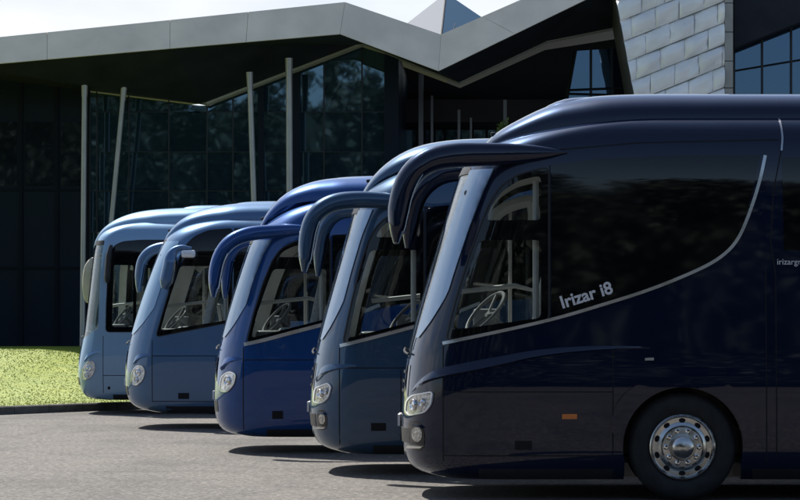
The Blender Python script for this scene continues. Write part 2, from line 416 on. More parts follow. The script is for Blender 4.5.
def make_seat(root, x, y, z, mat=M_SEAT):
    v, f = rbox((x-.02, y-.24, z), (x+.48, y+.24, z+.16), .06); t = MB().add(v, f)
    M = Matrix.Translation((x+.42, y, z+.12)) @ Matrix.Rotation(math.radians(12), 4, 'Y')
    v, f = rbox((-.06, -.23, 0), (.07, .23, .72), .055, M=M); t.add(v, f)
    v, f = rbox((-.05, -.13, .70), (.05, .13, .95), .045, M=M); t.add(v, f)
    return t

def build_coach(sp):
    c = Coach(sp); root = thing('coach', sp['label'], 'coach', (c.nx, c.Dc, 0), 'coaches parked in a row')
    pm = sp['paint']; mats = [pm, M_INT]
    # --- shell with real openings
    out = c.solid(0, mats=mats); inn = c.solid(.055, zmin=.62, mi=1, mats=mats)
    win = soft([c.side(*q) for q in sp['window']], .07)
    ws = [c.side(*q) for q in sp['screen_edge']]                       # rear edge of the windscreen, bottom to top
    wz = np.array([q[1] for q in ws]); wx = np.array([q[0] for q in ws])
    cover = sp.get('cover', True)
    if cover: fz = np.linspace(wz[0], wz[-1], 14); fx = np.minimum(np.interp(fz, wz, wx)-.1, c.Nz(fz)+.075+.02*(fz-fz[0]))
    else: fz, fx = wz, wx
    wpoly = [(-1.5, wz[0]-.22), (c.Nz(wz[0]-.2)+.05, wz[0]-.22)]+list(zip(fx, fz))+[(-1.5, wz[-1]+.02)]
    xw = c.side(*sp['wheel'])[0] if 'wheel' in sp else 2.66
    body = boolean(out, inn)
    def boxcut(p, y0=-3, y1=3): return prism(p, y0, y1, mats)
    body = boolean(body, boxcut(win))
    body = boolean(body, boxcut(wpoly))
    for poly in sp.get('glazing', []):
        pp = np.array([c.side(*q) for q in poly]); k = pp.mean(0); body = boolean(body, boxcut([tuple(k+(p-k)*.97) for p in pp], .3, 3))
    for ax in (xw, 8.4):
        arch = [(ax+.56*math.cos(a), .5+.56*math.sin(a)) for a in np.linspace(-.25, PI+.25, 36)]+[(ax-.56, -.2), (ax+.56, -.2)]
        for y0, y1 in ((-2, -.78), (.78, 2)): body = boolean(body, boxcut(arch, y0, y1))
    smoothen(body, 24, False); bo = part('body', body, root)
    # --- windscreen, glass
    ub = lambda z: float(np.interp(z, [wz[0]-.22, *fz], [c.Nz(wz[0]-.2)+.05, *fx]))-.006
    P(c, 'windscreen', c.front(wz[0]-.21, wz[-1]+.012, ub, nz=26, nu=44), G_WIND, root)
    P(c, 'windscreen_seal', c.front(wz[-1]-.03, wz[-1]+.05, lambda z: ub(min(z, wz[-1]))+.012, off=.003, thick=.014, nz=4, nu=44), M_BLACK, root)
    if cover:
        zl = np.linspace(fz[0]-.02, fz[-1], 22); lo_ = np.interp(zl, fz, fx)+.006; lo_[zl < fz[0]] += (zl[zl < fz[0]]-fz[0])*.25; hi_ = np.interp(zl, wz, wx)-.008
        hi_ = lo_+(hi_-lo_)*np.clip((zl-zl[0])/.42, .04, 1)**.6; pc = list(zip(lo_, zl))+list(zip(hi_, zl))[::-1]
        for sgn in (-1, 1): P(c, 'pillar_cover', c.patch(pc, .010, .02, .05, sgn), sp.get('cover_paint', M_PILLAR), root, 50)
    # driver window: bonded black border with clear lights in it, both sides
    for sgn in (-1, 1):
        v, f = c.patch(win, -.004, .012, .05, sgn); fm = mesh('window_border', v, f, M_GLOSS, False)
        bm = bmesh.new(); bm.from_mesh(fm); bmesh.ops.recalc_face_normals(bm, faces=bm.faces); bm.to_mesh(fm); bm.free()
        clears = [soft([c.side(*q) for q in cl], .05) for cl in sp['clear']]
        for cl in clears: fm = boolean(fm, prism(cl, -3, 3, [M_GLOSS]))
        smoothen(fm, 24, False); bd = part('window', fm, root)
        for cl in clears: P(c, 'pane', c.patch(cl, -.007, .006, .07, sgn), G_SIDE, bd)
        # thin rubber gap round the glazing
        P(c, 'window_seal', c.patch(ribbon(np.vstack([win, win[:2]]), .014), .002, .012, .07, sgn), M_BLACK, bd)
    # --- passenger glazing: one dark bonded sheet, both sides
    for poly in sp.get('glazing', []):
        pp = [c.side(*q) for q in poly]
        P(c, 'passenger_window', c.patch(pp, .004, .012, .09, -1), M_GLOSS, root); P(c, 'passenger_window', c.patch(pp, .004, .012, .09, 1), G_DARK, root)
    # --- belt trim
    for ln, w in sp.get('belt', []):
        l = resample(chaikin([c.side(*q) for q in ln], 3), .05)
        P(c, 'belt_trim', c.patch(ribbon(l, w), .014, .02, .08), M_TRIM, root)
        P(c, 'belt_trim', c.patch(ribbon(l, w), .014, .02, .08, 1), M_TRIM, root)
    # --- panel gaps
    g = MB()
    for ln in sp['seams']:
        l = resample([c.side(*q) for q in ln], .06); v, f = c.patch(ribbon(l, .011), .0012, .006, .08); g.add(v, f)
    g.build('panel_gaps', M_SEAM, root)
    # --- black sill along the skirt
    zb = c.zb
    sl = [(.75, zb+.005), (xw-.66, zb+.005), (xw-.645, zb+.10), (.75, zb+.10)]
    P(c, 'sill', c.patch(sl, .004, .01, .05), M_BLACK, root)
    if 'sill_tail' in sp:
        P(c, 'sill', c.patch([(xw+.66, zb+.005), (7.6, zb+.005), (7.6, zb+.10), (xw+.645, zb+.10)], .004, .01, .05), M_BLACK, root)
    # --- flaps, vents and lamps on the side
    for (x0, y0, x1, y1) in sp['vents']:
        q = [c.side(x0, y0), c.side(x1, y0), c.side(x1, y1), c.side(x0, y1)]; P(c, 'side_vent', c.patch(q, .003, .01, .03), M_SEAM, root)
    for (x0, y0, x1, y1) in sp.get('markers', []):
        q = [c.side(x0, y0), c.side(x1, y0), c.side(x1, y1), c.side(x0, y1)]; P(c, 'side_marker', c.patch(q, .014, .02, .02), M_AMBER, root)
    # --- wheel arch lips
    for ax in (xw, 8.4):
        aa = np.linspace(.10, PI-.10, 44)
        outr = [(ax+.68*math.copysign(abs(math.cos(a))**.80, math.cos(a)), .5+.655*math.sin(a)**.62) for a in aa]; innr = [(ax+.566*math.cos(a), .5+.566*math.sin(a)) for a in aa[::-1]]
        P(c, 'arch_lip', c.patch(outr+innr, .034, .045, .05), pm, root, 30)
    for ax in (xw, 8.4):
        for sgn in (-1, 1):
            make_wheel(c, ax, .5, sgn, root)
    # wheel boxes (dark liners)
    for ax in (xw, 8.4):
        for sgn in (-1, 1):
            lb = MB()
            y0, y1 = sorted((sgn*.8, sgn*1.16)); vs = []
            aa = np.linspace(-.2, PI+.2, 24)
            for y in (y0, y1):
                for a in aa: vs.append((ax+.565*math.cos(a), y, .5+.565*math.sin(a)))
            n = len(aa); lb.add(vs, [(i, i+1, n+i+1, n+i) for i in range(n-1)]+[tuple(range(n, 2*n)) if sgn < 0 else tuple(range(n))]); lb.build('wheel_box', M_BLACK, root)
    # axle and underframe seen below the skirt
    ub_ = MB().box((1.0, -.8, .33), (7.6, .8, .42)).tube([(xw, -.95, .45), (xw, .95, .45)], .07).tube([(8.4, -.95, .45), (8.4, .95, .45)], .09)
    ub_.build('underframe', M_BLACK, root)
    # --- headlights, brows, fog lamps, grille, plate, wipers
    hl = soft([c.side(*q) for q in sp['headlight']], .03 if sp['sharp_lamps'] else .08)
    for sgn in (-1, 1):
        h = P(c, 'headlight', c.patch(hl, .012, .02, .03, sgn), M_LAMPD if sp['sharp_lamps'] else M_LAMP, root, 60)
        P(c, 'lamp_rim', c.patch(ribbon(np.vstack([hl, hl[:2]]), .011 if sp['sharp_lamps'] else .009), .02, .02, .03, sgn), M_LAMPW if sp['sharp_lamps'] else M_CHROME, h)
        ctr = hl.mean(0); e = (hl.max(0)-hl.min(0))
        for (du, dv, rr) in sp['bulbs']:
            p = c.at(ctr[0]+du*e[0], ctr[1]+dv*e[1], .012, sgn); nn = c.normal(*p)
            mb = MB(); mb.lathe([(rr, -.01), (rr, .012), (rr*.85, .022), (rr*.55, .012), (0, .024)], (0,0,0), 'z', 20)
            q = nn.to_track_quat('Z', 'Y').to_matrix().to_4x4(); q.translation = p
            mb.v = [tuple(q @ Vector(v)) for v in mb.v]; mb.build('bulb', M_CHROME, h)
        if 'brow' in sp:
            cl_ = resample(chaikin([c.side(*q) for q in sp['brow']], 3), .03); m_ = len(cl_); uu = np.linspace(0, 1, m_)
            hh_ = np.interp(uu, [0, .12, .3, 1], [.3, 1, 1, .15])*sp.get('brow_h', .085); pr_ = np.interp(uu, [0, .08, .3, 1], [.0, 1, .8, .0])*.036; vs = []
            for (x_, z_), h2, p2 in zip(cl_, hh_, pr_): vs += [c.at(x_, z_+h2, .001, sgn), c.at(x_, z_+h2*.25, .001+p2*.8, sgn), c.at(x_, z_, .001+p2, sgn), c.at(x_, z_-.012, -.004, sgn)]
            fs = [(i*4+k, (i+1)*4+k, (i+1)*4+k+1, i*4+k+1) for i in range(m_-1) for k in range(3)]
            P(c, 'body_crease', (vs, fs), pm, root, 50)
        if 'fog' in sp:
            fp = chaikin([c.side(*q) for q in sp['fog']], 1, True)
            fo = P(c, 'fog_lamp', c.patch(fp, .003, .01, .03, sgn), M_GLOSS, root)
            k = fp.mean(0); e = fp.max(0)-fp.min(0)
            l = [(k[0]+.30*e[0]*math.cos(a), k[1]+.05*e[1]+.26*e[1]*math.sin(a)) for a in np.linspace(0, 2*PI, 18)[:-1]]
            P(c, 'lens', c.patch(l, .006, .012, .03, sgn), M_LAMPD, fo, 60)
            l = [(k[0]-.5*e[0], k[1]-.44*e[1]), (k[0]+.3*e[0], k[1]-.40*e[1]), (k[0]+.42*e[0], k[1]-.34*e[1]), (k[0]-.4*e[0], k[1]-.34*e[1])]
            P(c, 'fin', c.patch(l, .03, .03, .03, sgn), M_CHROME, fo)
            l = [(k[0]-.2*e[0], k[1]+.40*e[1]), (k[0]+.2*e[0], k[1]+.36*e[1]), (k[0]+.38*e[0], k[1]+.26*e[1]), (k[0]-.1*e[0], k[1]+.32*e[1])]
            P(c, 'fin', c.patch(l, .03, .03, .03, sgn), pm, fo)
    zg = wz[0]-.28
    P(c, 'grille', c.front(zg-.30, zg, lambda z: c.Nz(z)+.07, off=.004, thick=.01, nz=8, nu=30), M_GLOSS, root)
    gb = MB()
    for k in range(3):
        v, f = c.front(zg-.26+k*.09, zg-.235+k*.09, lambda z: c.Nz(z)+.03, off=.007, thick=.01, nz=2, nu=24); gb.add(v, f)
    gb.build('grille_bars', M_BLACK, root)
    P(c, 'lower_grille', c.front(.52, .66, lambda z: c.Nz(z)+.10, off=.004, thick=.01, nz=4, nu=30), M_BLACK, root)
    x0 = c.Nz(.72)
    MB().box((x0-.035, -.26, .66), (x0-.012, .26, .77)).build('number_plate', M_PLATE, root)
    zb_ = wz[0]-.24
    for y0, y1 in ((-.74, -.05), (.74, .10)):
        pts = []
        for k in range(9):
            t = k/8; y = y0+(y1-y0)*t; z = zb_+.06+.05*t; tx = (1-(abs(y)/c.Wz(z))**PW)**(1/PW); x = c.Nz(z)+c.R*(1-tx)
            pts.append(Vector((x, y, z))+c.normal(x, y, z)*.03)
        wp = MB().tube(pts, .011, 6)
        wp.build('wiper', M_BLACK, root)
    # --- roof fairing
    hp = resample(chaikin([c.mid(*q) for q in sp['hump']], 3), .09); x_end = LENGTH-.5
    zt0 = hp[-1, 1]; tail = [(x, zt0) for x in np.linspace(hp[-1, 0]+.3, x_end-.6, 14)]+[(x_end-.3, zt0-.03), (x_end-.08, zt0-.10), (x_end, zt0-.2)]
    line = np.vstack([hp, tail]); vs = []; n = 25
    for x, z in line:
        t = min(1, max(0, (x-hp[0, 0])/1.1)); wf = (.62+.36*t**.55); zb2 = max(c.zt-.25, z-.34) if x > hp[0, 0]+.9 else z-.34*(.35+.65*min(1, (x-hp[0, 0])/.9))
        for k in range(n):
            a = PI*k/(n-1); vs.append((x, -wf*math.copysign(abs(math.cos(a))**.62, math.cos(a)), zb2+(z-zb2)*math.sin(a)**.72))
    m = len(line); fs = [(i*n+k, (i+1)*n+k, (i+1)*n+k+1, i*n+k+1) for i in range(m-1) for k in range(n-1)]
    fs += [tuple(range(n)), tuple((m-1)*n+k for k in range(n))[::-1]]
    P(c, 'roof_fairing', (vs, fs), pm, root, 40)
    if 'pod' in sp:
        p0 = c.mid(*sp['pod'][0]); p1 = c.mid(*sp['pod'][1]); zz = p1[1]
        hp2 = [(p0[0], p0[1]), (p0[0]+.35*(p1[0]-p0[0]), p0[1]+.55*(p1[1]-p0[1])), (p1[0], p1[1]), (p1[0]+1.6, p1[1]-.01), (p1[0]+1.8, p1[1]-.07)]
        ln2 = resample(chaikin(hp2, 2), .08); vs = []; n = 17
        for x, z in ln2:
            for k in range(n):
                a = PI*k/(n-1); vs.append((x, -.66*math.copysign(abs(math.cos(a))**.6, math.cos(a)), (min(zt0, z)-.12)+(z-min(zt0, z)+.12)*math.sin(a)**.6))
        m = len(ln2); fs = [(i*n+k, (i+1)*n+k, (i+1)*n+k+1, i*n+k+1) for i in range(m-1) for k in range(n-1)]+[tuple(range(n)), tuple((m-1)*n+k for k in range(n))[::-1]]
        P(c, 'roof_pod', (vs, fs), pm, root, 45)
    # clearance lamps on the roof front
    for y in (-.42, .42):
        zz = hp[2, 1]; v, f = rbox((hp[2, 0]-.035, y-.03, zz-.03), (hp[2, 0]+.01, y+.03, zz+.008), .012, 2)
        part('roof_lamp', mesh('roof_lamp', v, f, M_BLACK), root)
    # --- mirrors
    def arm(pts, sgn, th, dpl, lab=None):
        """pts: pixels of the centre line, root first, read in the plane dpl metres from the near side"""
        q = [c.side(px, py, dpl) for px, py in pts]; q = resample(chaikin(q, 3), .05); m = len(q)
        s_ = F_PX/(c.D+dpl); tv = np.interp(np.linspace(0, 1, m), np.linspace(0, 1, len(th)), th)/s_/2*1.05
        u = np.linspace(0, 1, m)
        yo = np.interp(u, [0, .25, .55, 1], [c.yz(max(q[0][0], .9), q[0][1])-.03, 1.21, 1.30, 1.37])
        path = [(x, sgn*y, z) for (x, z), y in zip(q, yo)]
        wy = np.interp(u, [0, .15, .45, .65, .95, 1], [.05, .07, .09, .15, .15, .08]); 
        A = P(c, 'mirror_arm', sweep(path, wy, tv), pm, root, 45)
        k = int(m*.70); mp_ = path[k:m-2]; g = [(x+tv[k+i]*.86+.008, y, z) for i, (x, y, z) in enumerate(mp_)]
        P(c, 'mirror_glass', sweep(g, [.12]*len(g), [.010]*len(g), 12), M_MIRROR, A)
    for a in sp.get('arms', []): arm(*a)
    if 'extra' in sp: sp['extra'](c, root, pm)
    # --- cab interior
    fl = 1.16
    MB().box((.62 if c.R > .6 else .4, -1.16, fl-.05), (7.5, 1.16, fl)).build('floor', M_INTD, root)
    zs = wz[0]
    v, f = rbox((c.Nz(1.5)+.28, -1.05, fl+.1), (c.Nz(1.5)+.72, 1.05, zs-.08), .08, 3)
    d = part('dashboard', mesh('dashboard', v, f, M_INTD), root)
    bn = MB(); v, f = rbox((c.Nz(1.5)+.50, -1.0, zs-.14), (c.Nz(1.5)+.86, -.25, zs+.07), .06, 3); bn.add(v, f)
    bn.build('binnacle', material('binnacle_plastic', (.10,.10,.105), .5), d)
    for k in range(7):
        y = -.95+k*.1; 
    sx = c.Nz(1.5)+sp.get('wheel_x', .74); R_ = .25; ring = []
    M = Matrix.Translation((sx, -.62, zs+.22)) @ Matrix.Rotation(math.radians(24), 4, 'Z') @ Matrix.Rotation(math.radians(-50), 4, 'Y')
    ring = [M @ Vector((R_*math.cos(a), R_*math.sin(a), 0)) for a in np.linspace(0, 2*PI, 33)[:-1]]
    sw = MB().tube(ring, .019, 8, True)
    for a in (.3, PI-.3, -PI/2): sw.tube([M @ Vector((R_*math.cos(a), R_*math.sin(a), 0)), M @ Vector((0,0,-.03))], .014, 6)
    sw.tube([M @ Vector((0,0,-.02)), M @ Vector((0,0,-.5))], .04, 8)
    sw.build('steering_wheel', material('steering_rim', (.13,.13,.13), .4), root)
    make_seat(root, sx+.06, -.62, fl+.28).build('driver_seat', M_SEAT, root)
    make_seat(root, sx+.35, .62, fl+.22).build('guide_seat', M_SEAT, root)
    for rr in range(3):
        for y in (-.85, -.40, .40, .85):
            make_seat(root, sx+1.6+rr*.85, y, fl+.35).build('passenger_seat', M_SEAT, root)
    # light trim arches round the door opening on the far side and a grab rail
    wmx = win[:, 0].max(); tr = MB()
    ins = [c.side(*q) for q in sp['clear'][0]]
    p = chaikin([c.side(*q) for q in sp['arch']], 3); tr.tube([(x, .93, z) for x, z in p], .062, 8)
    tr.tube([(wmx-.12, -1.08, fl), (wmx-.12, -1.08, 3.0)], .03, 8)
    tr.tube([(sx+.25, 1.05, fl+.1), (sx+.25, 1.05, 2.9)], .018, 8)
    tr.tube([(sx-.45, .96, zs+.42), (sx+.3, .96, zs+.50), (sx+.5, .96, zs+.45), (sx+.58, .96, zs-.1)], .026, 8)
    tr.build('door_trim', M_CREAM, root)
    dk = MB(); dx = c.Nz(1.5)+.5
    for (ax_, ay, az, w_, h_, rz) in ((dx-.05, -.80, zs-.07, .26, .015, .4), (dx+.05, .1, zs-.07, .3, .02, -.3), (dx+.02, .65, zs-.06, .24, .05, .1), (dx+.1, -.15, zs-.05, .1, .06, .2)):
        M = Matrix.Translation((ax_, ay, az)) @ Matrix.Rotation(rz, 4, 'Z'); v, f = rbox((-w_/2, -.11, 0), (w_/2, .11, h_), .006, 1, M)
        part('papers', mesh('papers', v, f, M_PLATE), d)
    # ticket machine on its bracket, sun visor, coach door leaf with light lining
    v, f = rbox((sx-.12, -.22, zs-.02), (sx+.14, -.02, zs+.26), .03); P(c, 'ticket_machine', (v, f), M_INTD, root)
    v, f = rbox((sx+.62, 1.02, fl+.05), (sx+1.02, 1.10, 2.5), .03); P(c, 'door_leaf', (v, f), M_INT, root)
    # rolled sun blind and folded papers on the dashboard
    MB().tube([(c.Nz(wz[-1]-.2)+.16, -.95, wz[-1]-.22), (c.Nz(wz[-1]-.2)+.16, .95, wz[-1]-.22)], .035, 10).build('sun_blind', M_INTD, root)
    return c, root

# ---- colours of the five coaches
PA5 = paint('paint_midnight_navy', (.005, .009, .024), .25, .32, (.60, .76, 1))
PA4 = paint('paint_dark_slate', (.040, .080, .138), .40, .34)
PA3 = paint('paint_royal_blue', (.013, .064, .215), .35, .32)
PA2 = paint('paint_steel_blue', (.105, .180, .290), .40, .34)
PA1 = paint('paint_pale_blue', (.29, .41, .53), .35, .36)

def letters5(c, root, pm):
    x, z = c.side(562, 308.5); coach_letters(c, 'Irizar i8', x, z, .163, math.radians(17.0), M_LETTER, root, 'lettering', .014, .004)
    x, z = c.side(777, 264.5); coach_letters(c, 'irizargroup', x, z, .078, 0, M_LETTER, root, 'lettering', .014)
    # gutter rail, roof joint and small fittings
    q = [c.side(645, 358), c.side(654, 357.5), c.side(654, 360.5), c.side(645, 360.5)]; P(c, 'flap_handle', c.patch(q, .014, .02, .05), M_TRIM, root)
    q = [c.side(709, 355), c.side(726, 355), c.side(726, 374), c.side(709, 374)]; P(c, 'fuel_flap', c.patch(q, .004, .01, .05), pm, root)
    j = [c.side(*a) for a in ((781, 108), (783, 122), (784, 136), (782.5, 150))]; P(c, 'roof_joint', c.patch(ribbon(resample(j, .05), .016), .008, .02, .06), M_TRIM, root)

def mirrors2(c, root, pm):
    s = F_PX/c.D
    pts = [c.side(*q) for q in ((192, 249), (180, 247), (172, 253), (170, 266), (167, 280), (165, 289))]
    q = resample(chaikin(pts, 3), .04); m = len(q); u = np.linspace(0, 1, m)
    path = [(x, -1.33, z) for x, z in q]; A = P(c, 'mirror_arm', sweep(path, np.interp(u, [0,.3,.5,.9,1], [.03,.06,.13,.13,.05]), np.interp(u, [0,.25,.45,.85,1], [.03,.05,.10,.11,.05])), pm, root, 45)
    g = [(x+.085, y, z) for x, y, z in path[int(m*.5):m-2]]; P(c, 'mirror_glass', sweep(g, [.1]*len(g), [.02]*len(g), 12), M_MIRROR, A)
    x, z = c.side(189, 254); v, f = rbox((x-.11, -1.40, z-.06), (x+.11, -1.27, z+.06), .04); P(c, 'side_lamp', (v, f), M_LAMPW, root)

def mirrors1(c, root, pm):
    # slim dark housing on the near side
    pts = [c.side(*q) for q in ((112, 245), (110, 252), (108.5, 268), (107.5, 283))]; q = resample(chaikin(pts, 3), .04); m = len(q); u = np.linspace(0, 1, m)
    A = P(c, 'mirror_arm', sweep([(x, -1.36, z) for x, z in q], np.interp(u, [0,.3,.9,1], [.03,.10,.10,.04]), np.interp(u, [0,.3,.9,1], [.03,.055,.05,.02])), M_BLACK, root, 45)
    # broad beige housing hanging ahead of the nose on the far side
    d = 2.75
    out = chaikin([c.side(*q, d) for q in ((84.5, 303), (82.5, 285), (84, 268), (89, 259), (95, 256.5), (96.5, 262), (95.5, 285), (93, 303))], 2, True)
    vs = [(x, 1.42+(0 if k else 0), z) for k in (0,) for x, z in out]; n = len(out); ctr = out.mean(0)
    rings = []
    for yy, sc in ((1.34, .80), (1.37, .97), (1.45, 1.0), (1.55, .97), (1.60, .80)): rings += [(ctr[0]+(x-ctr[0])*sc, yy, ctr[1]+(z-ctr[1])*sc) for x, z in out]
    fs = [(i*n+k, i*n+(k+1) % n, (i+1)*n+(k+1) % n, (i+1)*n+k) for i in range(4) for k in range(n)]+[tuple(range(n)), tuple(4*n+k for k in range(n))]
    mb = material('mirror_shell_beige', (.42,.40,.35), .5, var=(6,.1))
    H = P(c, 'mirror_housing', (rings, fs), mb, root, 50)
    a = c.side(96, 268, d); b = c.side(95, 292, d)
    v, f = rbox((a[0]-.03, 1.28, b[1]), (a[0]+.04, 1.62, a[1]), .03); P(c, 'mirror_glass', (v, f), M_BLACK, H)
    p0 = c.side(84, 257.5, d); p1 = c.side(97, 255.5, d); MB().tube([(p1[0]+.25, 1.1, p1[1]+.02), (p1[0], 1.45, p1[1]), (ctr[0]+.02, 1.47, ctr[1]+.3)], .022, 8).build('mirror_bracket', M_BLACK, root)

